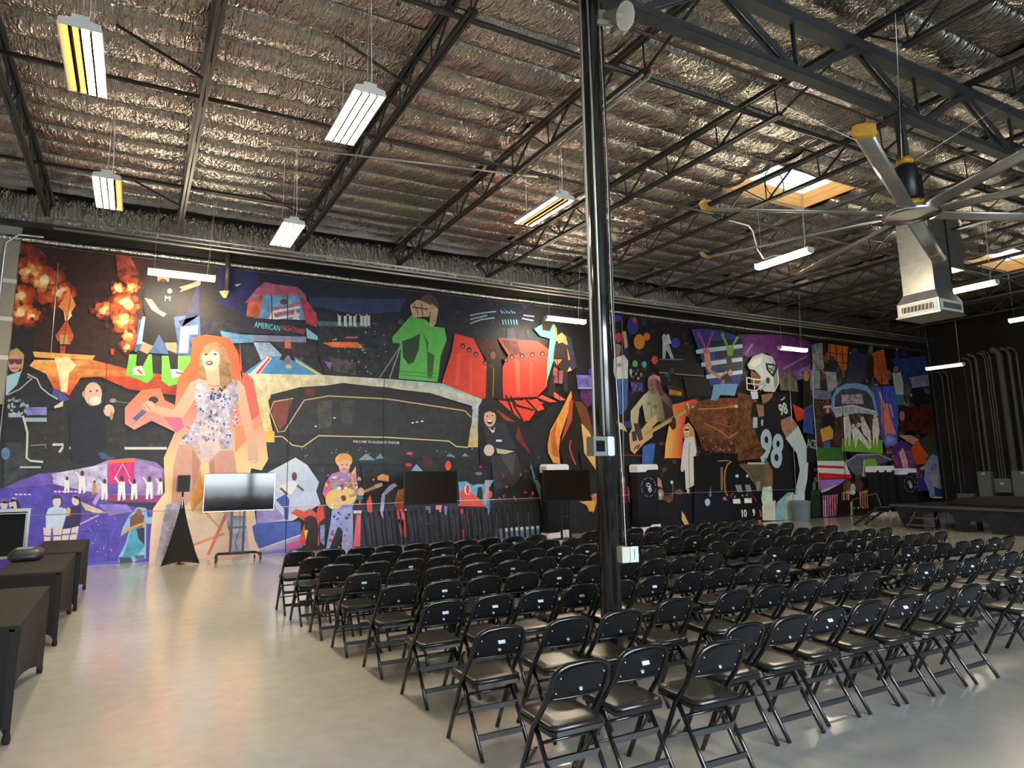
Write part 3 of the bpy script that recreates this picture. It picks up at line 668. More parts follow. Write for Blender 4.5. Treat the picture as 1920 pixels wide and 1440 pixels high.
# ---------------------------------------------------------------- trash can
t = thing('trash_can', 'grey round trash can standing before the football player', 'trash can', (19.08, 14.85, 0))
q = .70
obj('bin', MB().lathe([(.34*q,0),(.36*q,.02),(.415*q,.55),(.435*q,.56),(.445*q,.60),(.435*q,.63),(.40*q,.63),(.395*q,.55),(.33*q,.04)], 32, cap=False).lathe([(.34*q,0),(.02,0)], 32, cap=False), 'can_grey', t)
obj('rim', MB().lathe([(.44*q,.6),(.46*q,.615),(.455*q,.645),(.42*q,.645),(.415*q,.6)], 32, cap=False), 'can_grey', t)
obj('liner', MB().lathe([(.4*q,.6),(.39*q,.5),(.03,.48)], 24, cap=False), 'black_metal', t)
for sg in (-1, 1): obj('handle', MB().box(sg*.30-.03, sg*.30+.03, -.05, .05, .45, .49), 'can_grey', t)

# ---------------------------------------------------------------- low black stage at the right
SX = 19.4
t = thing('stage', 'long low black stage with cut-out openings at the far right', 'stage', (SX, 0, 0))
obj('deck', MB().box(-.04, 2.6, 4.4, 12.1, .58, .64), 'stage_black', t)
obj('edge_strip', MB().box(-.055, -.04, 4.4, 12.1, .585, .64), 'stage_edge', t)
def skirt(poly): return MB().prism(poly, 0, .05, 'x')
obj('skirt_panel', skirt([(12.0,.58),(11.75,0),(11.25,0),(11.25,.58)]), 'stage_black', t)
obj('skirt_panel', skirt([(11.25,.58),(11.25,.42),(10.75,.5),(10.6,.5),(10.45,.42),(10.4,.06),(10.4,0),(10.12,0),(10.1,.2),(10.02,.29),(9.62,.27),(9.55,.0),(9.0,0),(9.0,.58)]), 'stage_black', t)
obj('skirt_panel', skirt([(9.0,.58),(9.0,0),(6.5,0),(6.5,.58)]), 'stage_black', t); obj('skirt_panel', skirt([(6.5,.58),(6.5,0),(4.4,0),(4.4,.58)]), 'stage_black', t)
for y in (11.4, 10.3, 9.3, 7.2, 5.0): obj('stage_leg', MB().box(.9, 1.0, y-.05, y+.05, 0, .58), 'black_metal', t)
obj('back_skirt', MB().box(2.5, 2.55, 4.4, 7.5, 0, .58), 'stage_black', t)
t = thing('step_bench', 'small black step bench inside the stage opening', 'bench', (SX-.1, 11.05, 0))
obj('tread', MB().box(-.28, .0, -.32, .32, .3, .33), 'stage_edge', t); obj('lower_tread', MB().box(-.45, -.28, -.34, .34, .12, .15), 'stage_edge', t)
for s in (-1, 1): obj('side_frame', MB().bar((-.45, s*.33, .0), (0, s*.31, .45), .03, .03), 'black_metal', t)
t = thing('stage_steps', 'black metal steps at the left end of the stage', 'steps', (SX-.1, 12.55, 0))
for q in range(4): obj('tread', MB().box(-.25, .25, .35-q*.2-.12, .35-q*.2+.1, .12+q*.14, .14+q*.14), 'stage_edge', t)
for s in (-1, 1): obj('stringer', MB().bar((s*.26, .5, .0), (s*.26, -.4, .62), .03, .06), 'black_metal', t)
obj('handrail', MB().tube([(-.28,.5,.05), (-.28,.45,.75), (-.28,-.3,.95), (-.28,-.4,.62)], .014, 6), 'riser_grey', t)
t = thing('dark_drape_pile', 'heap of black cloth lying on the stage', 'cloth', (SX+1.2, 9.2, .64))
rd = random.Random(5)
obj('cloth', MB().loft([[(x*s+rd.uniform(-.04,.04), y*s+rd.uniform(-.08,.08), z+rd.uniform(-.02,.02)*(z > .01)) for x, y in rrect(1.2, 3.6, .3, 5)] for s, z in ((1,0),(.95,.1),(.8,.2),(.4,.26))], True), 'spandex', t)

# ---------------------------------------------------------------- electrical gear on the right wall
def epanel(y0, y1, z0, z1, lab, marks=()):
    t = thing('electrical_panel', lab, 'electrical panel', (WR, (y0+y1)/2, z0), 0, 'electrical panels on the right wall')
    w, h = (y1-y0)/2, z1-z0
    obj('cabinet', MB().box(-.2, -.005, -w, w, 0, h), 'box_grey', t); obj('door', MB().box(-.215, -.2, -w+.02, w-.02, .02, h-.02), 'box_grey', t)
    for z in marks: obj('notice', MB().box(-.219, -.216, -.06, .06, z, z+.08), 'cream_grey', t)
    return t
epanel(14.35, 14.95, .25, .64, 'low grey wall box at the foot of the left conduits')
epanel(13.70, 14.16, .5, 1.48, 'tall narrow grey electrical panel, leftmost of the tall ones', (.85,))
epanel(13.08, 13.62, .72, 1.22, 'small square grey panel with pale notice on the right wall', (.28,))
epanel(12.3, 13.02, .58, 1.5, 'large grey electrical panel at the right edge of the picture', (.8,))
for i, (y, z0, z1, r) in enumerate(((15.05,1.05,5.2,.022), (14.84,.64,5.2,.025), (14.7,.9,5.2,.012), (14.2,1.48,5.4,.014), (13.95,1.48,5.6,.04), (13.75,1.2,5.7,.05), (13.45,1.2,5.7,.03), (13.36,1.2,5.7,.03), (13.27,1.2,5.75,.03), (12.92,1.5,5.75,.11), (12.62,1.5,5.75,.06), (12.4,2.9,5.75,.04))):
    tag(obj('wall_riser', MB().tube([(WR-.06-r, y, z0), (WR-.06-r, y, z1), (WR-.2-r, y, z1+.14), (WR-.6, y, z1+.16)], r, 8), 'riser_grey'), '%s vertical conduit from the mural corner on the dark right wall' % ORD[i], 'conduit', 'risers on the right wall')

# ---------------------------------------------------------------- the printed mural
# The print is one flat collage; each printed picture is a part of it. Shapes are given in picture coordinates of the
# photograph, carried onto the wall plane, and kept there as flat ink layers a fraction of a millimetre apart.
mural = thing('wall_mural', 'wall-high printed collage mural of concerts, athletes and stadiums', 'mural', (0, D+.008, 0))
K_INK = .95
_cr = (0, 0, 1.0); _lay = 0; _part = None
def cr(ox, oy, s):
    global _cr; _cr = (ox, oy, s)
def wp(p):
    x, z = wall_pt(_cr[0]+p[0]*_cr[2], _cr[1]+p[1]*_cr[2]); return (max(-2.28, min(27.95, x)), max(.0, min(6.24, z)))
def part(name, label=None):
    global _part; flush(); _part = dict(n=name, l=label, v=[], f=[], c=[])
def flush():
    global _part
    if not _part or not _part['f']: _part = None; return
    me = bpy.data.meshes.new(_part['n']); me.from_pydata(_part['v'], [], _part['f']); me.update()
    ca = me.color_attributes.new('ink', 'FLOAT_COLOR', 'POINT')
    ca.data.foreach_set('color', [x for c in _part['c'] for x in c])
    me.materials.append(M['mural_print'])
    o = bpy.data.objects.new(_part['n'], me); COL.objects.link(o); o.parent = mural
    if _part['l']: o['label'] = _part['l']
    if 'crowd' in _part['n'] and 'dark' in _part['n']: o['kind'] = 'stuff'
    _part = None
def ink(c, t): r = srgb([q/255 for q in c]); return (r[0]*K_INK, r[1]*K_INK, r[2]*K_INK, t)
def put(pts, cols, tris):
    global _lay
    _lay += 1; o = len(_part['v']); y = -_lay*.00004
    _part['v'] += [(x, y, z) for x, z in pts]; _part['c'] += cols; _part['f'] += [tuple(o+i for i in t) for t in tris]
def P(pts, c, t=0, cols=None):
    w = [wp(p) for p in pts]
    tri = geometry.tessellate_polygon([[Vector((a, b, 0)) for a, b in w]])
    put(w, [ink(q, t) for q in cols] if cols else [ink(c, t)]*len(w), tri)
def El(cx, cy, rx, ry, c, t=0, n=16, rim=None):
    w = [wp((cx, cy))]+[wp((cx+rx*math.cos(2*math.pi*k/n), cy+ry*math.sin(2*math.pi*k/n))) for k in range(n)]
    put(w, [ink(c, t)]+[ink(rim or c, t)]*n, [(0, 1+k, 1+(k+1) % n) for k in range(n)])
def Bx(x0, y0, x1, y1, c, t=0): P([(x0,y0),(x1,y0),(x1,y1),(x0,y1)], c, t)
def Ln(pts, w, c, t=0):
    pts = [Vector(p) for p in pts]; lf = []; rt = []
    for i, p in enumerate(pts):
        d = (pts[min(i+1, len(pts)-1)]-pts[max(i-1, 0)]).normalized(); n = Vector((-d.y, d.x))*w/2
        lf.append(wp(p+n)); rt.append(wp(p-n))
    k = len(pts); put(lf+rt, [ink(c, t)]*(2*k), [q for i in range(k-1) for q in ((i, i+1, k+i+1), (i, k+i+1, k+i))])
def Tx(s, cx, cy, h, c, rot=0, sx=1.0, bold=.012):
    cu = bpy.data.curves.new('lettering', 'FONT'); cu.body = s; cu.size = 1; cu.align_x = 'CENTER'; cu.align_y = 'CENTER'; cu.offset = bold; cu.resolution_u = 3
    ob = bpy.data.objects.new('lettering', cu); me = ob.to_mesh()
    a, b = wp((cx, cy-h/2)), wp((cx, cy+h/2)); hh = abs(a[1]-b[1])/.72; ctr = wp((cx, cy)); ca, sa = math.cos(rot), math.sin(rot)
    w = [(ctr[0]+hh*(v.co.x*sx*ca-v.co.y*sa), ctr[1]+hh*(v.co.x*sx*sa+v.co.y*ca)) for v in me.vertices]
    put(w, [ink(c, 0)]*len(w), [tuple(p.vertices) for p in me.polygons]); ob.to_mesh_clear(); bpy.data.objects.remove(ob); bpy.data.curves.remove(cu)
def scatter(n, x0, y0, x1, y1, r, cols, seed):
    rd = random.Random(seed)
    for _ in range(n): El(rd.uniform(x0, x1), rd.uniform(y0, y1), r*rd.uniform(.5, 1.3), r*rd.uniform(.5, 1.4), rd.choice(cols), 0, 6)
def flame(blobs, seed, big=1.0):                       # billowing fire: many overlapping puffs, hot in the middle
    rd = random.Random(seed); puffs = []
    for cx, cy, rx, ry in blobs:
        for _ in range(22):
            a, d = rd.uniform(0, 6.283), rd.random()**.6
            puffs.append((d, cx+rx*d*math.cos(a), cy+ry*d*math.sin(a), rd.uniform(.2, .42)*(rx+ry)/2*(1.25-d*.5)))
    for d, x, y, r in sorted(puffs, reverse=True):
        hot = [(206,96,44),(186,78,40),(150,56,34),(104,40,30),(60,28,26)] if big > 1 else [(252,238,200),(246,206,140),(234,156,80),(208,104,50),(176,72,40)]; k = min(3, int(d*4)); El(x, y, r, r*rd.uniform(.7, 1.1), hot[k], .35, 9, hot[k+1])
SK, SKD = (222,176,152), (165,118,94)
A_, B_, C_, D_ = (0,440,.27083), (0,780,.27083), (480,480,.27083), (480,720,.27083)
E_, F_, G_ = (960,560,.22917), (960,760,.22917), (1380,600,.28125)
part('printed_backdrop', 'dark printed ground of the mural')
x0, x1, zt = -2.28, 28.39, 6.24
put([(x0,0),(8,0),(18,0),(x1,0),(x1,zt),(18,zt),(8,zt),(x0,zt)], [ink(c,.25) for c in ((54,57,60),(38,40,44),(22,22,26),(13,13,16),(11,11,14),(20,18,24),(26,26,34),(46,32,34))], [(0,1,6),(0,6,7),(1,2,5),(1,5,6),(2,3,4),(2,4,5)])  # blacks lifted toward the left: glare haze put into the ink colour
cr(*C_); P([(0,60),(1920,260),(1920,620),(1340,560),(900,480),(0,300)], (24,28,46), .3); P([(-260,20),(0,50),(60,260),(-60,420),(-260,330)], (34,36,84), .3)
cr(*A_); P([(130,110),(1000,150),(1000,560),(890,900),(60,830)], (52,28,26), .5); P([(60,650),(240,640),(230,960),(60,960)], (34,30,34), .2); P([(1380,540),(1760,640),(1770,960),(1660,960),(1640,760),(1380,700)], (38,38,48), .8)
part('printed_dark_crowd', 'dim crowd and stage clutter between the pictures'); cr(0,0,1); rd = random.Random(55)
for x0, y0, x1, y1, n, pal in ((480,560,760,700,90,[(40,44,60),(56,40,44),(30,40,60),(70,70,80)]),(540,830,1030,960,110,[(60,62,68),(40,44,52),(70,50,48),(50,60,72)]),(1150,600,1400,760,90,[(44,40,60),(60,46,44),(34,40,66),(70,56,80)]),(60,800,320,870,40,[(60,64,66),(46,50,54)]),(1240,820,1410,900,60,[(96,62,44),(60,44,40),(40,34,34)]),(840,560,1010,640,50,[(30,36,60),(44,44,66),(24,30,50)])):
    for _ in range(n): El(rd.uniform(x0,x1), rd.uniform(y0,y1), rd.uniform(2,7), rd.uniform(2,6), rd.choice(pal), .8, 6)
part('printed_light_rig', 'pale blue stage lights')
cr(*C_)
for q in ([(1480,412),(1560,396),(1660,384)], [(1480,468),(1560,440),(1650,428)], [(1480,440),(1600,412)], [(1840,432),(1920,448)], [(1850,410),(1925,420)]): Ln(q, 9, (150,176,206))
for k in range(6): Ln([(1692+k*18,375+(k%2)*10),(1704+k*18,398)], 7, (110,180,220)); Ln([(1705+k*19,440),(1712+k*19,475)], 8, (110,180,220))
P([(1740,500),(1780,500),(1800,580),(1730,580)], (44,60,84), .5)
part('printed_fireballs', 'orange fireballs and a lit stage')
cr(*A_)
flame(((230,250,120,90),(350,300,120,110),(450,420,90,110),(180,420,110,100),(180,560,110,90),(330,440,110,90)), 15, 1.25); flame(((880,340,100,70),(720,520,100,70),(850,480,130,100),(850,600,120,100),(890,730,70,100)), 16, 1.25)
P([(130,40),(240,20),(330,150),(200,210),(128,240)], (120,48,36), .95)
flame(((200,255,100,70),(140,430,56,66),(150,545,95,66),(225,555,52,50),(300,330,90,70),(420,400,70,60)), 5)
P([(405,500),(440,530),(465,600),(495,540),(525,490),(480,380)], (236,140,80), .2); P([(440,525),(462,600),(452,600)], (255,240,215)); P([(480,525),(468,600),(500,560)], (255,235,205)); P([(385,700),(462,590),(512,700),(500,740),(400,740)], (196,86,52), .3)
Bx(415,695,478,760,(204,150,104)); Bx(418,770,452,842,(196,84,40)); Ln([(470,700),(485,760)],14,(190,110,80)); Bx(768,790,790,832,(190,70,40))
P([(228,810),(660,838),(640,868),(420,862),(240,850)], (242,176,96), .3); P([(205,910),(240,868),(640,868),(880,930),(1280,990),(1225,1115),(1000,1085),(900,1075),(700,985),(560,990),(480,1115),(370,1065),(320,965)], (222,92,46), .35, [(240,170,90),(250,190,110),(235,130,60),(190,70,50),(170,60,45),(150,50,42),(160,55,42),(170,60,45),(205,80,45),(225,120,60),(215,80,50),(215,90,50),(235,150,80)])
P([(380,860),(470,845),(530,905),(480,960),(466,1095),(425,1085),(405,960)], (252,230,178), .2); P([(372,1062),(420,1080),(482,1140),(420,1162),(360,1110)], (84,80,146), .3)
P([(800,110),(905,110),(970,285),(880,280),(820,300)], (124,52,42), 1.0)
flame(((820,375,50,40),(912,370,52,40),(860,480,95,66),(850,590,80,66),(890,690,46,62),(720,520,60,50),(880,780,30,40)), 6)
part('printed_soccer_player', 'soccer player in black kit')
cr(*A_)
P([(960,590),(1380,555),(1390,700),(1320,760),(1320,842),(930,812)], (72,98,146), .3); P([(1250,640),(1370,628),(1368,690),(1308,692),(1300,820),(1238,820)], (206,212,222)); P([(985,570),(1100,560),(1010,760),(945,760)], (150,170,200), .2)
P([(895,830),(1050,830),(1060,990),(1020,1030),(872,970)], (112,192,72), .15); P([(1120,840),(1320,840),(1310,960),(1250,1030),(1170,1050),(1118,1010)], (116,196,76), .15)
P([(1260,640),(1380,300),(1380,560),(1230,600)], (40,48,80), .3)
P([(1220,372),(1330,338),(1395,308),(1385,352),(1240,402)], (196,150,130)); El(1130,300,42,60,(190,145,122)); El(1128,335,32,28,(96,62,50))
P([(1005,372),(1090,326),(1180,330),(1262,380),(1232,410),(1225,560),(1190,590),(1010,572),(985,480)], (32,31,38), .15); P([(1008,560),(1200,560),(1232,760),(1140,762),(1100,690),(1060,772),(984,740)], (26,25,30))
P([(1000,440),(1052,452),(1100,520),(1152,550),(1132,572),(1050,522)], (198,156,136)); Tx('M', 1160,445,36,(200,190,205)); El(1175,392,18,18,(150,130,150))
P([(990,748),(1060,772),(1020,832),(968,800)], (196,146,112)); P([(950,800),(1030,830),(982,925),(940,905)], (38,34,38)); P([(920,922),(980,908),(1006,976),(920,970)], (238,226,216)); Ln([(950,935),(985,965)],14,(220,80,60))
P([(1140,750),(1222,748),(1222,822),(1160,800)], (196,146,112)); P([(1160,800),(1232,828),(1230,932),(1180,932)], (38,34,38)); P([(1180,935),(1240,932),(1292,964),(1190,997)], (238,226,216)); Ln([(1215,955),(1270,965)],12,(220,90,60))
part('printed_bird', 'small yellow bird shapes'); cr(*A_); P([(1515,395),(1590,380),(1565,440),(1545,440)], (196,184,120)); P([(1620,350),(1672,340),(1640,362)], (180,170,120))
part('printed_suited_man', 'man in dark embroidered coat and blue shirt')
cr(*A_)
P([(150,940),(190,960),(235,1000),(300,1060),(445,1172),(370,1205),(200,1195),(190,1440),(20,1440),(45,1100),(120,1040)], (38,38,45), .25)
P([(40,1440),(200,1440),(190,1700),(20,1760)], (58,62,66), .6); scatter(26,60,1130,190,1240,14,[(150,170,180),(110,120,130),(60,62,70)],4)
P([(42,980),(150,945),(120,1040),(42,1115)], (166,206,228)); P([(60,880),(72,805),(120,785),(168,830),(164,900),(150,960),(140,860)], (194,156,98)); El(104,892,46,64,(208,156,136)); P([(60,862),(158,862),(150,898),(118,900),(105,885),(92,900),(66,898)], (100,52,76)); Ln([(75,930),(135,925)],7,(120,70,66))
Ln([(50,1112),(140,1070),(225,995),(190,985)],9,(176,178,160)); Ln([(190,965),(258,1000),(285,1060),(340,1105),(400,1140)],9,(186,196,202)); P([(375,1190),(440,1150),(436,1190),(380,1204)], (226,206,180))
Bx(185,1195,325,1250,(128,126,196),.4); Bx(175,1268,325,1296,(150,180,190)); Bx(60,1235,150,1265,(150,180,196),.4)
part('printed_piano_glints', 'white glints of piano and cane'); cr(*B_); Ln([(160,0),(178,60),(192,120),(186,290),(212,310),(300,318)],15,(200,206,196)); Bx(140,348,285,361,(170,196,198)); Ln([(365,198),(440,198),(432,222),(412,252)],17,(208,212,208)); El(490,222,9,10,(240,236,190)); Bx(862,215,1155,233,(212,212,204)); Ln([(215,205),(320,198),(318,225)],6,(150,155,170)); El(40,260,32,42,(90,130,165),.3)
part('printed_bald_man', 'bald smiling man in dark jacket')
cr(*A_)
P([(590,1120),(520,1170),(480,1230),(490,1440),(492,1560),(560,1580),(700,1560),(745,1440),(735,1300),(800,1200),(720,1160),(660,1190)], (33,35,48), .25); El(645,1105,62,82,(222,184,168)); El(662,1150,40,32,(236,226,218)); El(668,1142,20,11,(250,245,240)); El(628,1085,8,6,(70,50,46)); El(672,1082,8,6,(70,50,46)); El(582,1105,12,22,(205,155,140)); El(755,1218,38,42,(226,192,180)); El(772,1255,12,28,(180,150,120)); El(783,1150,24,15,(150,150,152)); Ln([(800,1155),(905,1168)],7,(110,110,112))
cr(*B_); P([(680,255),(712,250),(790,300),(700,300)], (70,90,130), .3)
part('printed_purple_stage', 'purple concert scenes with dancers')
cr(*B_)
P([(0,510),(130,450),(270,400),(580,375),(750,305),(920,290),(1080,320),(1140,372),(1120,600),(1062,652),(1030,1030),(570,1050),(0,1060)], None, .3, [(120,100,180),(110,90,185),(112,94,190),(160,150,210),(150,140,200),(150,130,200),(140,120,190),(120,110,180),(90,70,150),(100,80,170),(84,80,190),(70,66,170),(70,60,160)])
P([(360,400),(742,330),(745,540),(600,520),(372,470)], (190,184,220), .45); P([(930,300),(1120,370),(1120,592),(740,592),(690,545),(930,540)], (166,134,196), .45); P([(745,308),(935,295),(918,470),(752,470)], (214,52,132), .3); P([(745,308),(935,295),(930,318),(748,330)], (240,120,70)); P([(740,545),(1120,550),(1118,594),(740,594)], (150,60,120), .3)
Ln([(850,330),(790,440)],7,(250,170,200)); Ln([(850,330),(900,430)],7,(250,170,200)); P([(720,590),(1112,600),(1060,650),(890,622)], (54,46,74))
P([(0,500),(330,480),(470,500),(700,600),(900,622),(1040,664),(1026,1030),(570,1050),(0,1060)], (84,72,178), .3); P([(300,480),(380,470),(700,590),(560,600)], (96,60,160), .3); P([(640,600),(700,500),(720,510),(660,620)], (190,160,220)); P([(540,750),(680,680),(690,690),(560,752)], (200,150,215)); P([(680,610),(880,612),(920,660),(760,690)], (140,120,210), .3)
for x, y, s in ((465,470,.8),(570,450,1.1),(655,490,.7),(725,500,1.0),(843,490,1.2),(930,500,1.0),(1035,490,1.1),(1110,480,.8)):
    c = (238,238,242) if x not in (655,) else (190,150,110)
    P([(x-20*s,y-30*s),(x+18*s,y-30*s),(x+22*s,y+70*s),(x+8*s,y+80*s),(x,y+30*s),(x-10*s,y+80*s),(x-24*s,y+78*s)], c); El(x, y-48*s, 12*s, 17*s, (70,56,60)); Ln([(x-15*s,y-20*s),(x-40*s,y-60*s)],9*s,c)
for k in range(6): Bx(375+k*28,518,395+k*28,528,(245,210,240))
for k in range(4): Bx(105+k*30,538,125+k*30,547,(245,210,240))
El(30,612,26,34,(214,196,206)); El(95,606,32,42,(218,200,208)); P([(62,600),(80,570),(125,580),(150,640),(122,650),(112,590)], (44,36,52)); P([(0,600),(30,580),(62,596),(48,606)], (44,36,52)); Bx(78,625,96,640,(60,40,52))
El(395,592,29,40,(222,208,214)); P([(360,590),(372,552),(420,548),(440,600),(428,625),(420,570),(380,570)], (70,58,72)); P([(335,640),(380,625),(462,640),(455,700),(436,770),(320,775),(318,690)], (196,214,236), .15); P([(300,772),(358,772),(346,890),(310,890)], (226,214,224)); P([(366,772),(434,770),(420,870),(372,870)], (222,210,222)); Ln([(300,828),(350,832)],7,(50,40,70)); Ln([(370,828),(425,826)],7,(50,40,70))
El(526,582,28,38,(224,200,204)); P([(500,560),(530,545),(560,570),(555,640),(545,580)], (50,38,52)); P([(480,630),(560,615),(565,700),(548,770),(436,785),(462,700)], (50,44,84), .2); P([(470,630),(490,640),(485,690),(455,690)], (214,186,90)); P([(558,592),(610,612),(745,672),(680,676),(590,650)], (214,196,160), .3); P([(436,782),(492,775),(470,870),(428,862)], (226,206,216)); P([(500,772),(548,760),(528,862),(478,868)], (222,204,216)); Ln([(430,822),(530,812)],7,(50,40,70))
Ln([(750,790),(750,1010)],7,(60,54,140)); Ln([(780,860),(810,790)],7,(70,60,150)); Ln([(560,800),(740,790)],6,(60,54,150)); Ln([(575,1035),(820,1010)],22,(90,100,205)); scatter(30,560,700,800,960,5,[(190,170,240),(140,120,220)],8)
P([(850,770),(895,690),(950,630),(1010,636),(1022,700),(1140,690),(1130,715),(1040,745),(1012,745),(1010,985),(960,990),(920,1025),(820,1012),(820,975),(870,880),(895,790),(835,832)], (150,194,230)); P([(905,780),(985,762),(1000,900),(945,970),(850,975),(880,880)], (74,160,188), .3); P([(945,780),(1000,770),(1000,890),(960,850)], (40,44,60)); P([(900,700),(955,660),(1000,690),(990,765),(900,782)], (120,82,72)); El(962,668,20,26,(150,90,70)); Ln([(845,805),(920,770),(1015,735)],17,(218,164,74)); P([(822,975),(905,975),(920,1022),(832,1018)], (70,84,94)); P([(930,965),(1000,960),(1000,985),(940,990)], (80,110,130))
part('printed_flag_stage', 'arena stage draped with a flag')
cr(*C_)
P([(-80,330),(0,232),(60,184),(130,200),(280,215),(340,268),(352,322),(200,290),(40,300)], (168,88,116), .3); P([(-20,270),(320,280),(345,445),(-20,435)], (96,144,186), .45); P([(-60,330),(48,250),(22,430),(-70,420)], (168,84,66), .5); P([(300,290),(360,320),(415,400),(432,500),(345,470)], (176,62,74), .5)
for k in range(4): P([(110,360+k*24),(300,322+k*26),(302,336+k*26),(112,376+k*24)], (204,80,84) if k % 2 == 0 else (226,214,220), .2)
El(195,320,50,32,(120,160,200),.5); El(190,320,26,20,(90,60,70)); P([(110,380),(135,440),(85,440)], (214,210,214)); P([(270,370),(300,445),(250,440)], (214,210,214)); Ln([(105,270),(110,445)],7,(60,50,60)); Ln([(215,270),(216,450)],7,(60,50,60))
P([(-120,425),(240,448),(342,490),(342,556),(-120,535)], (32,36,58), .2); Tx('AMERICAN', 78,492,40,(120,214,224),R(-5),.62,.0); Tx('NIGHTMARE', 256,514,38,(214,80,56),R(-7),.52,.0)
P([(-120,545),(345,560),(345,600),(-120,590)], (120,126,158), .3); P([(90,600),(340,600),(420,640),(430,700),(300,690),(240,690)], (52,40,50), .8); P([(-20,600),(90,600),(180,690),(40,740)], (150,176,204), .4); P([(-110,832),(70,700),(252,690),(475,836),(0,820)], (72,142,196), .2); P([(-60,832),(78,695),(108,710),(20,826)], (228,206,214)); P([(-20,832),(88,705),(98,710),(5,830)], (210,60,70)); P([(240,700),(470,832),(440,836),(230,706)], (220,200,120)); El(225,768,22,14,(210,180,110))
P([(196,600),(215,575),(238,605),(242,650),(198,650)], (206,112,84)); P([(200,640),(245,642),(272,730),(240,722),(222,680),(190,724),(160,720)], (44,26,32)); Ln([(185,730),(235,730)],12,(200,40,40)); P([(344,500),(472,592),(352,572)], (136,192,218), .2); P([(-250,520),(-20,560),(-20,600),(-220,610)], (90,140,180), .4); P([(-300,640),(-100,640),(-100,800),(-250,900)], (46,40,50), .9)
part('printed_arena_crowd', 'dark arena crowd with a lit runway')
cr(*C_)
P([(420,470),(960,470),(1000,620),(985,850),(480,826),(430,700)], (34,36,44), .9); P([(360,290),(1040,300),(990,385),(700,410),(380,350)], (44,58,100), .35); P([(420,452),(740,466),(800,498),(430,486)], (72,112,118), .3)
for k, x in enumerate((575,615,650,680,728,752,776)): P([(x-11,418),(x+11,415),(x+9,452),(x+12,486+k%2*8),(x-10,484)], (206,212,208)); Ln([(x,425),(x+(16 if k % 2 else -16),405)],6,(206,212,208))
P([(458,602),(560,596),(700,600),(745,640),(520,632)], (232,116,54), .35); Bx(620,560,700,572,(210,90,60)); scatter(46,520,520,900,820,7,[(150,190,205),(90,120,140),(190,120,90),(70,80,95)],21); P([(490,690),(560,710),(690,740),(690,820),(540,800)], (78,70,72), .95); P([(470,730),(520,740),(510,790)], (140,110,180))
part('printed_green_singer', 'singer in a green top with a microphone stand')
cr(*C_)
Ln([(1100,400),(1000,620),(850,845)],9,(130,130,138)); Ln([(1110,460),(990,650),(920,850)],8,(150,150,150))
P([(1085,395),(1110,432),(1165,440),(1225,490),(1300,500),(1316,580),(1275,690),(1252,872),(984,852),(1000,655),(990,606),(944,606),(938,565)], (92,182,84), .12); P([(1008,590),(1060,575),(1132,538),(1122,650),(1085,740),(1050,752),(1012,700)], (44,66,46)); P([(1180,660),(1232,690),(1215,850),(1182,846)], (54,92,54)); P([(1150,540),(1190,600),(1180,680),(1170,600)], (60,110,60)); Ln([(992,800),(1245,818)],6,(64,130,60)); Ln([(995,825),(1245,842)],6,(64,130,60))
P([(985,850),(1250,872),(1245,895),(990,874)], (26,24,28)); El(1188,350,72,82,(86,66,58),.3); P([(1210,330),(1258,370),(1240,470),(1215,500),(1195,480)], (190,168,130), .2); P([(1062,345),(1110,305),(1160,320),(1210,345),(1195,420),(1090,428),(1070,390)], (206,170,140)); Ln([(1075,355),(1185,372)],9,(90,60,50)); Ln([(1090,330),(1120,410)],7,(120,84,66)); Ln([(1140,330),(1150,420)],8,(120,84,66))
part('printed_stadium', 'black oval stadium under a cloudy sky')
cr(*C_)
P([(-60,815),(470,826),(900,852),(1290,884),(1562,992),(1535,1080),(1532,1325),(1450,1325),(1490,1150),(1490,1040),(1200,950),(600,880),(100,960),(90,1100),(130,1292),(-10,1240)], None, .28, [(222,208,176),(216,206,180),(190,200,196),(160,186,200),(190,190,176),(170,190,200),(214,184,112),(204,168,96),(180,180,170),(170,190,196),(190,194,180),(214,204,170),(222,210,166),(226,214,160),(232,196,110),(230,200,130)])
P([(82,1002),(112,958),(300,910),(600,890),(900,910),(1200,960),(1400,1022),(1496,1062),(1482,1180),(1460,1330),(1380,1322),(1340,1284),(900,1262),(430,1244),(380,1284),(320,1324),(262,1310),(190,1258),(125,1248),(104,1130)], (42,40,42), .1); P([(120,1250),(200,1262),(270,1320),(330,1326),(430,1250),(900,1266),(1340,1290),(1470,1330),(1535,1330),(1535,1440),(70,1440),(60,1300)], (44,48,52), .2)
P([(322,992),(500,972),(900,992),(1430,1074),(1420,1276),(900,1250),(430,1236),(240,1236),(215,1205)], (48,50,54), .25); P([(420,1010),(520,1000),(520,1180),(430,1200)], (76,74,68), .5); P([(580,1000),(680,1000),(660,1160),(590,1160)], (62,62,62), .4); P([(118,1010),(252,988),(205,1160),(160,1206),(108,1100)], (128,66,60), .15); P([(330,920),(410,915),(400,965),(340,965)], (110,44,40), .3)
Ln([(255,986),(120,1010),(94,1080),(150,1220),(195,1212),(235,1150),(330,1000),(500,970),(900,990),(1440,1072),(1482,1115)],8,(206,180,128)); Ln([(125,1250),(180,1250),(250,1310),(320,1322),(380,1280),(430,1245),(900,1256),(1330,1282),(1380,1318),(1460,1326)],8,(216,196,146)); Tx('WELCOME TO ALLEGIANT STADIUM', 830,1290,17,(222,218,206),R(-1.0),.86)
for x, y in ((410,1180),(540,1122),(1080,1156),(1110,1150),(1146,1145)): El(x,y,9,5,(236,226,190))
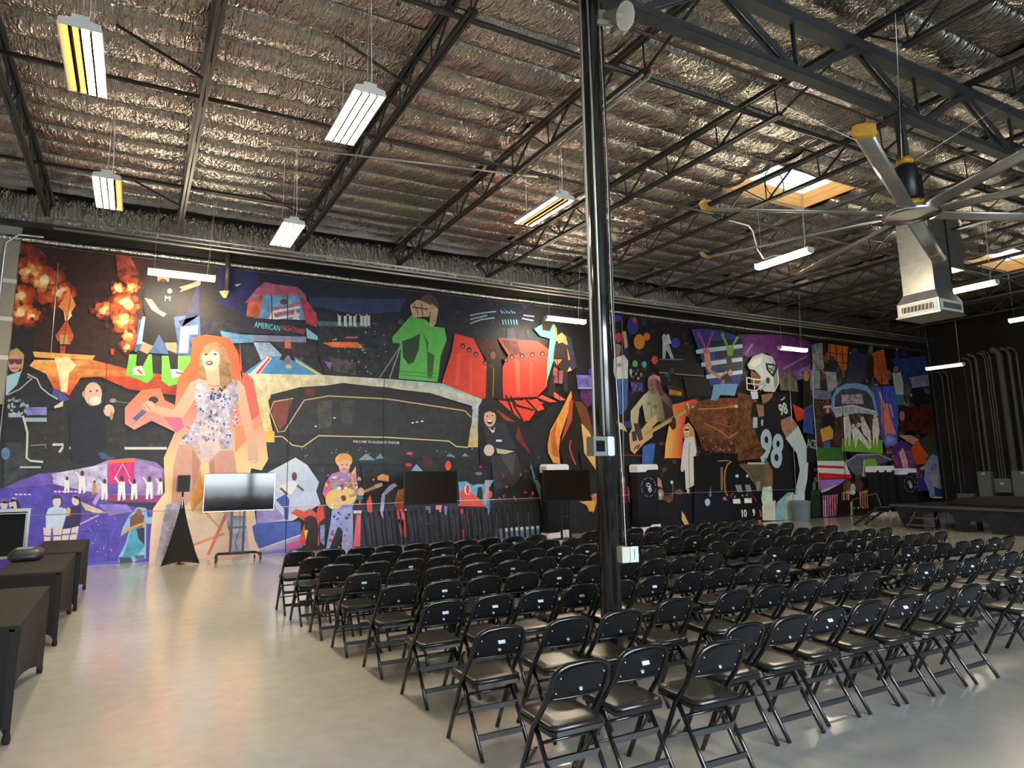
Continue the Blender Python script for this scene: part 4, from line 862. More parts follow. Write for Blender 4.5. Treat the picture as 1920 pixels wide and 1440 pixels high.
P([(60,1210),(125,1215),(125,1290),(62,1290)], (232,186,92), .1); cr(*D_); Ln([(225,300),(215,960)],4,(30,30,34)); P([(705,527),(760,480),(822,527)], (124,158,170)); P([(822,520),(856,480),(884,516)], (110,140,152)); P([(1312,500),(1340,480),(1366,506)], (110,150,170)); P([(1420,500),(1442,478),(1464,502)], (110,150,170)); scatter(30,300,440,1500,520,6,[(120,120,124),(90,92,98),(150,140,120)],31); P([(720,560),(1000,560),(1000,860),(760,860)], (36,38,46), .6); P([(1000,500),(1500,520),(1500,860),(1000,860)], (34,34,40), .6); P([(1070,600),(1105,555),(1155,606)], (130,170,205)); El(1325,565,20,34,(226,84,50)); El(1060,481,22,9,(226,84,60)); El(1052,560,22,12,(210,70,60)); El(1535,620,24,12,(130,110,160)); El(1180,545,40,50,(70,36,40),.4)
part('printed_pop_singer', 'singer in a sequinned bodysuit on an orange and pink cutout')
cr(0,0,1)
ol = [(360,635),(385,628),(431,634),(447,665),(450,695),(474,711),(487,776),(496,812),(502,861),(490,882),(470,878),(468,890),(487,1041),(279,1054),(282,1005),(287,953),(309,923),(307,858),(328,810),(284,789),(252,806),(234,795),(234,765),(265,732),(300,728),(309,751),(328,760),(333,711),(357,678)]
def gc(p):
    x, y = p; st = [(628,(222,92,52)),(700,(228,104,66)),(760,(240,136,112)),(795,(246,150,150)),(830,(248,196,150)),(900,(250,220,160)),(960,(246,214,180)),(1055,(240,206,190))]
    for (a, c), (b, d) in zip(st, st[1:]):
        if y <= b: k = max(0, (y-a)/(b-a)); return tuple(c[i]+(d[i]-c[i])*k for i in range(3))
    return st[-1][1]
P(ol, None, .06, [gc(p) for p in ol]); P([(449,640),(450,695),(474,711),(487,776),(470,790),(455,720)], (238,100,96), .1); P([(300,775),(335,770),(345,800),(330,812)], (244,112,150)); P([(440,800),(494,790),(440,850)], (240,150,110))
Ln([(385,960),(420,1000),(300,1045)],5,(236,150,100)); Ln([(425,960),(390,1040)],6,(220,130,100)); P([(350,925),(375,880),(385,930),(360,960)], (226,160,90),.2)
cr(*A_)
P([(1372,960),(1380,840),(1420,765),(1490,742),(1560,790),(1592,890),(1602,1000),(1640,1060),(1600,1210),(1530,1180),(1500,1040),(1400,985)], (158,124,94), .35); P([(1415,920),(1515,920),(1520,1050),(1600,1000),(1640,1020),(1560,1090),(1440,1100),(1370,1000),(1430,1010)], SK)
El(1458,862,62,88,(238,200,178)); P([(1390,830),(1430,770),(1510,775),(1530,830),(1470,800),(1440,830)], (170,136,104)); El(1448,890,26,15,(136,26,40)); El(1446,889,17,5,(240,220,215)); El(1425,832,13,6,(60,52,60)); El(1488,830,13,6,(60,52,60)); P([(1452,830),(1462,870),(1440,872)], (226,178,156)); Ln([(1440,1040),(1480,1054),(1520,1046)],5,(120,96,90))
P([(1515,900),(1570,850),(1600,1000),(1640,1080),(1600,1200),(1545,1180)], (150,116,84), .4)
P([(1318,1022),(1372,1000),(1366,1110),(1268,1266),(1130,1262),(1050,1222),(1085,1186),(1200,1212),(1265,1120)], SK); P([(915,1275),(1020,1180),(1050,1200),(945,1292)], (92,98,136)); El(1062,1146,34,25,(64,50,46)); El(1028,1190,46,38,(228,178,158)); Ln([(1000,1165),(1040,1215)],7,(190,130,110)); Ln([(985,1180),(1015,1222)],7,(190,130,110))
P([(1640,1000),(1690,1052),(1722,1200),(1772,1440),(1790,1530),(1750,1590),(1716,1560),(1708,1420),(1650,1220)], SK); El(1756,1540,32,44,(222,176,156)); P([(1730,1560),(1775,1560),(1745,1590)], (236,196,180))
P([(1345,1110),(1372,990),(1392,1010),(1430,1075),(1520,1110),(1610,1010),(1640,1020),(1650,1150),(1596,1260),(1590,1330),(1612,1460),(1250,1450),(1340,1300),(1362,1230)], (186,178,200), .55); P([(1245,1440),(1612,1440),(1610,1480),(1520,1490),(1446,1578),(1396,1572),(1346,1472),(1240,1450)], (198,182,194), .4); P([(1400,1290),(1520,1290),(1520,1490),(1446,1576),(1396,1560),(1370,1400)], (222,196,200), .15)
scatter(70,1350,1110,1640,1330,9,[(90,110,160),(240,236,250),(150,160,205),(70,90,140)],11); scatter(60,1262,1330,1600,1440,9,[(90,110,160),(240,236,250),(220,170,180),(120,130,180)],12); scatter(26,1450,1050,1560,1160,9,[(70,110,165),(40,60,100)],13)
cr(*B_)
P([(1236,196),(1340,214),(1392,318),(1372,450),(1290,620),(1185,610),(1200,350)], (214,160,146), .08); P([(1440,320),(1520,240),(1616,236),(1642,420),(1600,700),(1480,640)], (212,158,146), .08); P([(1330,230),(1385,320),(1368,420),(1330,520)], (196,138,126)); P([(1452,330),(1480,300),(1500,620),(1470,600)], (192,134,122))
P([(1150,612),(1250,600),(1170,1002),(1075,1004)], (178,172,198), .45); P([(1560,690),(1700,690),(1722,965),(1610,955)], (170,168,190), .45)
part('printed_red_capes', 'figures in long red capes')
cr(*C_)
P([(1280,880),(1350,660),(1368,538),(1500,575),(1560,690),(1590,760),(1590,996),(1540,984)], (210,58,48), .12); P([(1500,575),(1660,570),(1700,700),(1600,740)], (60,22,20), .4)
P([(1665,570),(1920,590),(1945,594),(2022,650),(2016,770),(2005,905),(1940,975),(1770,982),(1700,990),(1700,770),(1740,690)], (208,60,50), .12); Ln([(1400,680),(1385,900)],26,(226,80,66)); Ln([(1480,720),(1480,950)],22,(224,76,62)); Ln([(1800,720),(1810,960)],26,(230,96,84)); Ln([(1900,740),(1895,960)],22,(226,84,70)); P([(1680,575),(1800,590),(1830,680),(1760,690)], (90,26,30), .6)
for x, y in ((1425,625),(1470,652),(1515,682),(1580,740),(1725,720),(1765,700),(1835,692),(1906,684),(1976,678),(2046-24,690)): El(x,y,17,19,(44,20,18)); El(x,y+4,8,9,(150,110,90))
P([(1588,790),(1615,660),(1640,640),(1690,710),(1706,990),(1584,990)], (36,24,22), .2); El(1635,690,18,28,(122,72,46)); Ln([(1640,780),(1634,980)],6,(150,110,50)); P([(1602,760),(1640,740),(1635,800)], (70,40,30))
P([(1660,990),(1920,984),(2040,985),(1985,1075),(1885,1140),(1838,1152)], (32,12,12), .1)
P([(1668,1000),(1760,1010),(1885,1130),(1842,1150)], (214,64,46)); P([(1780,1000),(1860,1005),(1930,1070),(1900,1110)], (214,64,46)); P([(1880,1000),(1940,990),(1990,1060),(1945,1075)], (218,80,60)); cr(*E_); P([(100,822),(250,850),(190,910),(20,860)], (216,62,48)); P([(0,880),(185,925),(130,1000),(0,980)], (216,62,48)); [Ln(q, 16, (26,14,14)) for q in ([(20,872),(170,915)], [(-20,800),(10,880),(80,1000)], [(-60,790),(-30,860),(20,1000)], [(95,815),(190,915),(150,1000)])]; P([(240,790),(360,845),(300,850),(200,810)], (214,90,64)); P([(330,760),(430,830),(380,835),(290,780)], (206,100,76))
part('printed_capped_man', 'laughing man in a cap and black vest')
cr(*C_)
P([(1535,1040),(1585,975),(1660,1000),(1850,1150),(1812,1262),(1925,1330),(1925,1440),(1545,1440),(1530,1200)], (30,27,31), .2); P([(1650,1060),(1760,1130),(1790,1150),(1720,1140)], (150,60,44)); P([(1810,1170),(1830,1240),(1900,1380),(1790,1260)], (110,36,30), .3); P([(1568,1170),(1640,1150),(1720,1160),(1795,1335),(1600,1335)], (46,48,60), .15); El(1612,1122,42,62,(206,162,146)); P([(1566,1090),(1580,1036),(1652,1036),(1665,1096),(1610,1076)], (32,26,30)); El(1612,1150,18,16,(70,24,24)); El(1612,1143,14,6,(245,240,235)); El(1595,1110,6,4,(40,30,30)); El(1630,1106,6,4,(40,30,30)); Ln([(1605,1190),(1632,1215),(1648,1190)],6,(210,210,214)); P([(1614,1205),(1648,1212),(1630,1226)], (226,226,230)); Bx(1656,1272,1695,1286,(220,220,222)); P([(1655,1332),(1785,1352),(1720,1372),(1664,1368)], (186,180,152)); El(1606,1345,36,40,(212,188,176)); cr(*D_); P([(1620,500),(1795,480),(1838,620),(1780,700),(1640,740)], (52,50,54), .3); P([(1680,490),(1790,482),(1770,640)], (72,72,78), .2); scatter(8,1500,560,1900,800,10,[(200,70,50),(150,50,40)],33); P([(1890,540),(1925,640),(1920,700)], (90,150,160)); P([(1500,720),(1560,700),(1600,860),(1500,860)], (40,38,44), .4)
part('printed_guitarist', 'guitarist in patterned overalls')
cr(*D_)
P([(80,612),(270,510),(350,560),(432,680),(412,740),(442,830),(250,945),(0,966),(0,870),(130,860)], None, .1, [(206,214,236),(220,228,242),(200,212,236),(180,200,230),(190,206,232),(196,204,228),(200,200,228),(150,140,200),(160,150,206),(180,190,226)]); P([(0,880),(130,850),(200,930),(0,966)], (158,140,206), .2)
El(262,640,18,30,(96,64,54)); P([(222,672),(268,672),(284,700),(240,765),(165,745),(158,712)], (226,230,240)); Ln([(280,700),(325,738)],16,(110,76,64)); Ln([(165,720),(215,765)],16,(110,76,64)); P([(132,800),(200,762),(228,800),(218,942),(194,934),(190,862)], (62,84,158), .15)
P([(-30,985),(0,966),(300,950),(312,1040),(20,1142),(-10,1080)], (72,94,182), .15); P([(20,1142),(312,1040),(320,1130),(200,1182),(40,1190)], None, .1, [(190,190,230),(170,150,214),(110,90,180),(130,120,200),(120,110,200)]); P([(200,1110),(300,1080),(290,1130),(220,1140)], (200,90,150)); Ln([(20,1142),(312,1040)],6,(226,226,240)); P([(440,980),(470,970),(470,1120),(440,1090)], (120,140,190),.4)
P([(238,890),(275,862),(330,882),(372,860),(415,895),(425,845),(462,840),(472,925),(432,960),(436,1112),(400,1124),(302,1112),(300,1060),(335,950)], (206,72,48), .2); P([(330,930),(375,905),(412,925),(432,1000),(420,1124),(340,1124)], (42,32,34)); P([(330,1010),(356,1010),(340,1085)], (222,206,70)); El(372,890,20,22,(190,90,70))
Ln([(512,590),(505,760),(490,1140)],6,(50,52,58))
P([(640,640),(686,568),(688,722),(650,700)], (232,182,124)); P([(700,640),(722,650),(724,668),(696,668)], (226,160,100)); P([(836,640),(870,622),(914,636),(914,676),(836,664)], (230,172,112)); Bx(800,656,816,668,(220,150,90))
P([(520,622),(580,602),(630,602),(690,645),(706,760),(664,850),(530,872),(508,780),(455,755),(470,690)], (150,130,186), .25); rd = random.Random(77)
for _ in range(44): El(rd.uniform(480,690), rd.uniform(630,740), rd.uniform(7,18), rd.uniform(7,18), rd.choice([(214,60,80),(90,110,180),(110,190,120),(230,190,80),(220,220,230),(60,60,90),(220,120,160)]), 0, 7)
P([(455,755),(500,690),(530,700),(520,790),(570,800),(565,830),(480,800)], (200,90,130), .3); P([(530,740),(560,745),(580,775),(540,770)], (110,200,120)); El(603,528,60,50,(232,172,98),.4,20); El(606,566,40,50,(228,180,158)); P([(560,540),(575,500),(640,500),(655,545),(630,525),(590,530)], (230,164,88)); El(592,560,6,4,(60,50,50)); El(624,560,6,4,(60,50,50)); El(606,590,16,7,(190,110,96)); Ln([(575,585),(606,612),(640,585)],9,(206,150,110)); P([(645,640),(660,625),(690,730),(672,740)], (214,150,110))
El(540,800,64,68,(226,192,112),.06,22); El(632,776,58,54,(230,198,120),.06,20); P([(520,750),(640,730),(650,820),(540,850)], (228,196,116)); El(600,790,20,20,(90,64,44)); El(565,805,26,22,SK); Ln([(640,778),(760,738),(870,694)],20,(176,146,106)); P([(810,700),(862,682),(872,704),(830,722)], (206,180,140)); El(722,748,22,32,(226,184,166)); Bx(690,770,735,800,(60,120,130),.3); Bx(512,830,532,860,(236,236,240))
P([(520,872),(660,850),(692,990),(660,1140),(640,1170),(585,1180),(596,1020),(572,985),(545,1145),(478,1148),(512,950)], (148,158,216), .2); rd = random.Random(78)
for _ in range(26): El(rd.uniform(505,670), rd.uniform(880,1130), rd.uniform(5,11), rd.uniform(5,12), rd.choice([(200,60,70),(90,100,160),(60,60,90),(220,190,120)]), 0, 7)
P([(590,1000),(545,1145),(500,1148),(560,990)], (40,44,56)); 
part('printed_barrier_scene', 'dark pickets over red and denim figures')
cr(640,900,.104167)
P([(190,470),(1100,430),(1900,380),(3560,300),(3600,1000),(1900,1110),(200,1230)], (46,48,64), .45)
P([(440,400),(505,265),(540,400),(540,580),(460,580)], (232,90,72)); P([(300,360),(340,360),(330,440),(300,440)], (226,80,90)); P([(260,620),(335,620),(325,1190),(200,1200)], (232,98,116)); Bx(205,545,350,600,(206,206,212)); P([(835,110),(930,55),(1000,100),(930,140),(860,230),(775,262),(742,600),(780,770),(700,620),(682,540),(710,262)], (172,178,222), .25); P([(850,210),(960,130),(985,300),(940,560),(765,570),(780,280)], (52,66,82), .2); P([(1000,180),(1110,150),(1110,440),(950,440),(945,400)], (152,98,60), .5); P([(940,430),(1110,400),(1100,520),(1000,560)], (190,70,66), .4); P([(980,560),(1080,520),(1160,700),(1100,720),(1000,700),(1100,1000),(1060,1000)], (228,84,112)); P([(1100,680),(1120,1020),(1150,1020),(1140,760)], (220,56,54)); P([(1120,520),(1160,520),(1160,700)], (230,180,210)); P([(1500,470),(1600,470),(1580,600),(1500,560)], (110,120,160)); P([(1650,460),(1790,450),(1770,580),(1700,560)], (230,140,160)); P([(1830,460),(1890,470),(1880,620),(1840,620)], (120,130,180)); P([(2080,520),(2190,520),(2200,600),(2080,600)], (214,60,60)); P([(2190,540),(2240,560),(2260,800),(2200,640)], (214,60,60)); P([(2140,880),(2190,900),(2180,1090),(2130,1090)], (214,54,60)); P([(2520,720),(2480,880),(2520,860)], (150,180,210))
cr(820,900,.125)
P([(300,30),(420,20),(520,80),(580,60),(640,60),(690,60),(700,0),(830,0),(760,120),(770,300),(760,500),(730,540),(712,380),(320,330),(310,160)], (96,158,192), .35); P([(318,182),(400,110),(480,150),(500,190),(560,232),(604,290),(690,372),(706,400),(280,385),(335,330)], (224,84,78), .15); El(436,140,46,80,(236,214,206)); El(440,140,28,70,(200,56,74)); P([(575,250),(590,110),(650,100),(668,280),(640,310)], (34,42,48)); P([(690,390),(684,220),(735,0),(764,0),(742,200),(720,320)], (232,140,128)); P([(722,300),(760,240),(772,480),(735,510)], (72,136,188)); El(785,215,22,48,(220,84,50)); Bx(830,450,890,500,(180,84,48)); El(1305,184,28,14,(226,84,60)); El(1412,200,18,28,(224,90,60)); Ln([(1130,240),(1160,310)],24,(190,70,54)); P([(1440,0),(1490,0),(1590,180),(1580,390),(1530,390),(1520,300)], (104,164,166), .15); P([(1555,400),(1582,400),(1590,680),(1560,660)], (74,150,160)); P([(800,340),(1530,300),(1560,660),(800,730)], (34,32,36), .15)
P([(870,730),(1580,680),(1590,860),(880,900)], (96,124,160), .2); P([(960,722),(1580,680),(1582,720),(960,770)], (206,212,218), .1)
cr(0,0,1); rd = random.Random(9)
for k in range(34):
    x = 676+k*10.0; y0 = 960-(x-676)*.033; lean = 8-(k*.12); w = rd.uniform(3.5, 6.2)
    P([(x,y0),(x+w,y0-.3),(x+w+lean,y0+82-(x-676)*.075),(x+lean,y0+82.5-(x-676)*.075)], (14,14,17))
    if k % 2: Ln([(x+w/2,y0+10),(x+w/2+lean*.7,y0+62-(x-676)*.06)],1.0,(90,92,104))
part('printed_dancer_on_stripes', 'woman in black with one arm raised')
cr(*E_)
P([(170,250),(230,215),(345,215),(350,330),(332,500),(285,650),(250,760),(275,660),(280,500),(300,330),(220,310)], (96,170,160), .15); P([(230,170),(330,190),(300,270),(240,260)], (40,30,30)); P([(420,300),(470,320),(520,560),(470,600)], (44,54,72), .4)
Ln([(342,240),(352,350)],24,(206,140,104)); P([(355,310),(395,280),(430,310),(445,370),(430,400),(370,380)], (206,150,96), .3); El(402,322,20,28,(206,150,116)); P([(340,380),(400,360),(450,390),(474,520),(470,570),(450,560),(440,760),(462,775),(412,770),(405,620),(370,560),(330,790),(345,800),(272,800),(300,690),(330,560),(328,470)], (42,34,38), .3); P([(440,400),(466,500),(450,510)], (200,120,90)); P([(330,500),(400,500),(360,550)], (206,110,80)); P([(330,560),(365,580),(345,640),(325,620)], (200,60,50)); P([(460,560),(480,590),(440,600)], (214,170,140)); P([(345,590),(410,590),(400,700),(330,690)], (120,70,80), .6)
P([(515,625),(680,632),(682,735),(530,740)], (104,92,172), .55); Bx(530,728,680,740,(150,170,210)); P([(545,750),(700,750),(690,860),(565,900)], (78,38,84), .7); El(640,600,26,34,(84,60,140),.5); P([(640,900),(690,820),(700,950)], (90,100,110),.5)
P([(470,790),(500,600),(535,800),(520,840),(480,830)], (18,15,19)); P([(440,870),(478,770),(540,800),(600,880),(660,1100),(690,1450),(560,1400),(540,1250),(500,1340),(420,1380),(380,1250)], (36,24,22), .3)
P([(280,1200),(302,1080),(380,940),(472,755),(480,800),(440,960),(384,1130),(372,1250),(384,1352),(325,1342),(284,1260)], (214,142,66), .2); P([(300,1110),(360,1000),(340,1120),(372,1300),(320,1280)], (176,96,46), .2); P([(460,840),(490,830),(480,1000),(420,1120),(385,1180),(440,990)], (168,72,44), .2); Ln([(470,1160),(460,1220),(480,1290),(510,1360)],10,(206,80,50)); P([(500,840),(560,850),(600,900),(660,1110),(655,1170),(600,1090),(560,1010)], (110,58,38), .3); P([(556,1020),(620,1090),(655,1170),(692,1290),(692,1425),(660,1380),(580,1262)], (214,178,106), .12); P([(640,1150),(692,1250),(692,1350)], (190,100,50)); P([(640,1600),(692,1590),(692,1640),(650,1760)], (190,120,76), .4); P([(540,1660),(670,1650),(660,1740),(620,1740),(600,1690)], (214,160,70), .2)
part('printed_balloon_scene', 'man in white shirt among coloured balloons')
cr(*E_)
for x, y, rx, ry, c in ((1030,355,46,62,(214,140,56)),(1092,312,27,33,(222,118,64)),(975,225,48,72,(52,56,138)),(860,320,27,42,(200,54,96)),(995,535,22,28,(96,168,116)),(1070,540,20,25,(84,178,158)),(1155,505,28,33,(208,74,58)),(1325,365,38,42,(60,72,168)),(848,165,42,30,(66,74,160)),(990,180,20,24,(190,70,80)),(960,600,10,26,(150,190,170))): El(x,y,rx,ry,c,.08)
El(850,425,31,48,(150,112,84)); P([(822,400),(840,370),(878,380),(884,420),(850,395)], (150,140,130)); Ln([(905,270),(925,410)],30,(214,166,140)); P([(880,430),(940,395),(944,515),(900,510)], (38,44,78)); P([(820,490),(900,460),(938,510),(935,655),(832,660),(818,600)], (214,214,216), .08); P([(834,660),(938,655),(930,900),(880,955),(848,900)], (66,96,160), .2); Ln([(885,700),(880,930)],6,(40,56,100)); El(865,545,20,18,(150,150,156)); P([(960,680),(1060,690),(1050,760),(970,770)], (80,60,130), .6); scatter(20,960,580,1060,760,9,[(190,110,60),(120,90,180),(70,140,150)],41)
P([(1215,310),(1235,285),(1272,292),(1292,370),(1222,382)], (196,198,202), .3); El(1248,285,14,18,(40,34,34)); P([(1218,378),(1272,378),(1312,492),(1286,494),(1250,420),(1242,492),(1218,492)], (178,184,196), .15); P([(1180,515),(1390,500),(1560,565),(1552,640),(1400,630),(1190,600),(1140,570)], (28,29,33), .2); Ln([(1195,500),(1390,500)],9,(120,124,128)); Ln([(1190,605),(1400,625),(1560,635)],9,(140,142,134)); El(1295,590,32,38,(20,20,22)); El(1295,590,20,26,(70,70,72)); P([(1250,700),(1390,740),(1400,810),(1270,800)], (60,46,36), .3); P([(1275,745),(1375,765),(1375,795),(1275,785)], (190,130,60), .3); P([(1390,640),(1610,650),(1620,800),(1420,800)], (34,34,40), .4)
part('printed_bassist', 'bare-chested bass player')
cr(*E_)
P([(1235,1305),(1245,1180),(1300,870),(1420,838),(1480,822),(1524,850),(1512,912),(1412,962),(1392,1050),(1375,1306)], None, .06, [(250,190,90),(248,200,100),(240,130,70),(226,80,56),(226,70,52),(220,66,50),(216,66,50),(222,76,56),(220,70,50),(220,80,50)])
P([(1068,790),(1120,740),(1200,730),(1290,830),(1312,960),(1250,1010),(1080,1010),(1056,880)], None, .12, [(180,176,140),(170,160,130),(120,90,76),(80,50,44),(60,40,36),(70,50,44),(176,168,128),(190,184,144)]); P([(1072,780),(1104,800),(1030,900),(1010,1080),(990,1120),(956,1000),(958,920)], (190,184,146), .1); P([(1210,820),(1290,900),(1330,1060),(1300,1075),(1240,990)], (58,40,38), .15); El(1146,705,50,80,(140,104,96)); P([(1096,680),(1110,640),(1150,624),(1196,640),(1206,700),(1180,660),(1120,660)], (204,130,146), .2); P([(1160,660),(1200,680),(1230,790),(1200,800),(1170,740)], (96,66,66)); El(1130,705,7,5,(40,28,28)); Ln([(1125,745),(1150,745)],7,(80,44,44)); El(1160,885,18,18,(110,120,110)); El(1105,860,14,16,(120,130,116)); Ln([(1125,850),(1130,990)],6,(120,110,84))
P([(944,1110),(975,1050),(1040,1080),(1110,990),(1172,950),(1176,1010),(1130,1060),(1140,1130),(1060,1190),(990,1272),(956,1240)], (206,168,122), .08); Ln([(1070,1120),(1290,990),(1470,880)],30,(196,172,98)); Ln([(1080,1108),(1460,876)],4,(120,100,60)); P([(1400,895),(1480,850),(1510,880),(1490,910),(1420,940)], (150,100,60)); scatter(6,1420,850,1500,900,9,[(220,214,206)],5); P([(965,1090),(1000,1080),(1010,1160),(975,1170)], (50,60,76)); Ln([(985,1235),(1015,1200)],10,(40,34,34)); Ln([(1010,1230),(1035,1195)],10,(40,34,34)); P([(980,1020),(1030,1020),(1060,1150),(1030,1170),(1000,1100)], (80,56,48)); El(1310,1020,20,52,(60,42,38)); P([(1056,1210),(1160,1170),(1150,1280),(1138,1352),(1050,1352)], (62,104,172), .2); P([(840,1000),(905,1030),(930,1090),(850,1060)], (196,190,140),.1); P([(890,1010),(960,1000),(970,1070),(910,1050)], (46,60,110), .4); Ln([(850,1278),(1050,1285)],6,(200,40,44)); P([(1100,1180),(1220,1090),(1226,1140),(1160,1190)], (24,22,26))
part('printed_white_suit_singer', 'long-haired woman in a white suit')
cr(*E_)
P([(1384,1070),(1400,1030),(1436,1016),(1474,1070),(1502,1250),(1480,1310),(1440,1200),(1392,1140)], (214,160,98), .25); P([(1402,1140),(1470,1128),(1494,1240),(1484,1390),(1478,1525),(1408,1562),(1400,1400),(1366,1390),(1386,1200)], (220,218,216), .06); El(1416,1082,22,36,(236,204,180)); P([(1394,1065),(1438,1065),(1430,1082),(1400,1082)], (50,40,40)); El(1416,1102,9,4,(190,60,60)); Ln([(1440,1180),(1432,1300),(1440,1540)],9,(206,170,100)); El(1380,1395,14,22,(232,200,180)); El(1480,1370,16,20,(232,200,180)); P([(1408,1540),(1440,1560),(1436,1600),(1420,1590)], (200,190,180))
part('printed_golden_stadium', 'packed stadium in golden light')
cr(*E_)
P([(1500,850),(1600,815),(1920,815),(1990,830),(2010,1290),(1800,1270),(1540,1240),(1502,1100),(1420,962)], None, .75, [(120,70,44),(110,62,40),(130,80,44),(140,86,46),(110,64,40),(80,50,36),(60,40,32),(90,56,38),(110,70,44)])
Ln([(1510,905),(1660,900),(1830,880),(1990,890)],10,(214,150,76)); Ln([(1510,875),(1700,880),(1960,860)],5,(170,110,60)); El(1825,882,24,12,(250,210,120)); El(1905,860,14,8,(250,210,120)); Ln([(1560,1020),(1700,1090),(1760,1140),(1920,1040)],10,(190,130,70)); Ln([(1600,1000),(1760,1050),(1900,1000)],6,(160,104,60)); scatter(70,1520,1130,1990,1260,8,[(190,130,80),(80,50,40),(120,80,56),(40,30,28)],51)
part('printed_race_cockpit', 'racing pit with numbers ten and nine')
cr(1290,820,.118)
P([(60,300),(1210,280),(1240,1340),(80,1380)], (17,18,23), .2); P([(60,920),(640,900),(620,1340),(60,1380)], (20,26,38), .2); P([(800,420),(1200,410),(1210,850),(1080,860),(1010,700),(930,560)], (96,90,68), .35); Bx(920,400,1200,430,(206,196,160)); Ln([(1090,700),(1090,850)],60,(150,140,116)); Ln([(440,378),(600,370),(650,385)],14,(180,140,116)); Ln([(665,385),(600,430),(566,520),(550,640),(560,840),(600,930)],20,(216,116,56)); Ln([(790,430),(920,560),(1000,700)],12,(176,130,84)); Bx(490,470,525,840,(130,116,100)); Bx(726,592,776,638,(220,226,220)); Bx(895,592,928,636,(220,226,220)); P([(716,760),(815,752),(838,868),(760,870)], (142,144,148)); P([(872,755),(955,750),(985,860),(905,868)], (142,144,148)); P([(682,982),(798,975),(806,1052),(690,1052)], (236,240,224)); P([(865,968),(975,962),(988,1040),(868,1044)], (236,240,224)); Tx('10', 856,1212,112,(240,240,240),0,.9,.03); Tx('9', 1017,1198,104,(240,240,240),0,.9,.03); El(282,1030,43,58,(190,206,232)); P([(300,940),(330,760),(350,940)], (120,120,150)); P([(1010,930),(1060,1000),(1050,1020)], (190,60,60)); Ln([(1110,1150),(1135,1260)],26,(206,70,60)); El(1108,1330,26,18,(226,100,60)); scatter(20,640,880,1060,980,12,[(200,190,170),(120,60,50),(60,50,50)],61); P([(520,960),(560,940),(600,1000),(540,1000)], (190,130,116)); P([(1190,330),(1290,480),(1310,740),(1210,760)], (106,92,74), .3); scatter(50,100,120,1100,300,16,[(150,90,60),(90,60,50),(60,46,42)],62)
part('printed_drum_kit', 'drummer and kit in the dark'); cr(1130,860,.0972); El(1075,690,70,110,(170,140,134),.2); El(1078,690,32,40,(220,220,230)); P([(1120,720),(1330,680),(1320,800),(1240,850),(1130,800)], (110,70,56), .6); El(1300,455,28,34,(226,226,216)); Ln([(1320,490),(1315,700)],14,(150,116,100)); P([(1350,620),(1450,580),(1530,650),(1500,690),(1400,690)], (130,96,96), .5); part('printed_drummer_head', 'fair-haired musician'); P([(985,400),(1040,360),(1090,420),(1120,560),(1000,520)], (206,150,116), .3); part('printed_flame', 'small orange flame'); P([(1490,1010),(1540,1070),(1640,1280),(1560,1290),(1490,1180)], (240,190,140), .1); part('printed_backup_singer', 'small singer in white'); P([(300,340),(400,340),(420,700),(440,860),(300,860)], (110,60,66), .5); El(325,220,20,36,(220,170,150)); El(360,420,30,60,(190,200,214)); P([(430,520),(480,560),(490,860),(450,800)], (150,64,70), .2)
part('printed_football_player', 'football player in a silver helmet with number 98')
cr(*G_)
P([(0,100),(280,80),(500,150),(500,310),(290,400),(200,220),(60,250),(0,220)], (96,48,112), .4); Ln([(300,330),(460,240)],14,(140,110,170)); Ln([(50,230),(100,160)],16,(150,110,160)); P([(0,480),(100,510),(140,760),(180,920),(0,940)], (104,66,42), .75)
P([(62,300),(100,245),(162,224),(230,248),(268,330),(276,420),(245,482),(175,478),(150,440),(152,375),(110,335),(76,330)], (176,186,192), .06); P([(76,300),(110,262),(170,245),(150,290),(110,320)], (206,212,216)); P([(230,270),(262,330),(266,420),(245,470),(235,380)], (128,138,146)); P([(86,335),(150,372),(152,445),(110,452),(84,420)], (120,76,62)); El(200,405,14,22,(60,64,68)); P([(130,430),(180,400),(190,440),(150,475)], (150,160,166))
P([(184,288),(262,300),(262,330),(240,382),(222,372),(190,332)], (32,35,39)); P([(198,302),(248,310),(244,330),(226,362),(206,330)], (170,178,182)); Ln([(205,320),(244,345)],7,(32,35,39)); Ln([(240,312),(212,348)],7,(32,35,39))
Ln([(58,385),(62,465),(120,474),(165,440)],8,(206,210,212)); Ln([(58,385),(120,398),(152,400)],8,(206,210,212)); Ln([(62,425),(140,432)],6,(196,200,202)); Ln([(105,395),(112,472)],6,(196,200,202)); P([(82,478),(130,478),(136,525),(96,530)], (196,212,224)); P([(155,500),(235,488),(220,560),(165,570)], (146,100,80))
P([(85,640),(95,560),(120,545),(170,560),(200,545),(248,492),(310,515),(352,570),(362,640),(300,668),(292,720),(330,800),(375,1140),(225,1140),(195,920),(125,770)], (27,29,34), .15); P([(285,670),(352,640),(402,710),(322,790),(292,730)], (166,122,98), .3); P([(318,790),(402,708),(438,790),(474,880),(462,1060),(442,1160),(378,1160),(412,1000),(392,890)], (200,212,214), .06); P([(360,1165),(445,1155),(444,1215),(360,1210)], (208,220,222), .05)
Tx('98', 302,598,72,(206,216,224),R(14),.82,.03); Tx('98', 222,870,225,(176,200,214),R(-15),.72,.03); Ln([(285,535),(300,530),(312,515)],8,(220,224,226)); Bx(100,650,130,720,(190,200,206)); Bx(155,665,168,705,(190,200,206)); P([(120,560),(170,570),(175,640),(140,650)], (150,110,90),.3)
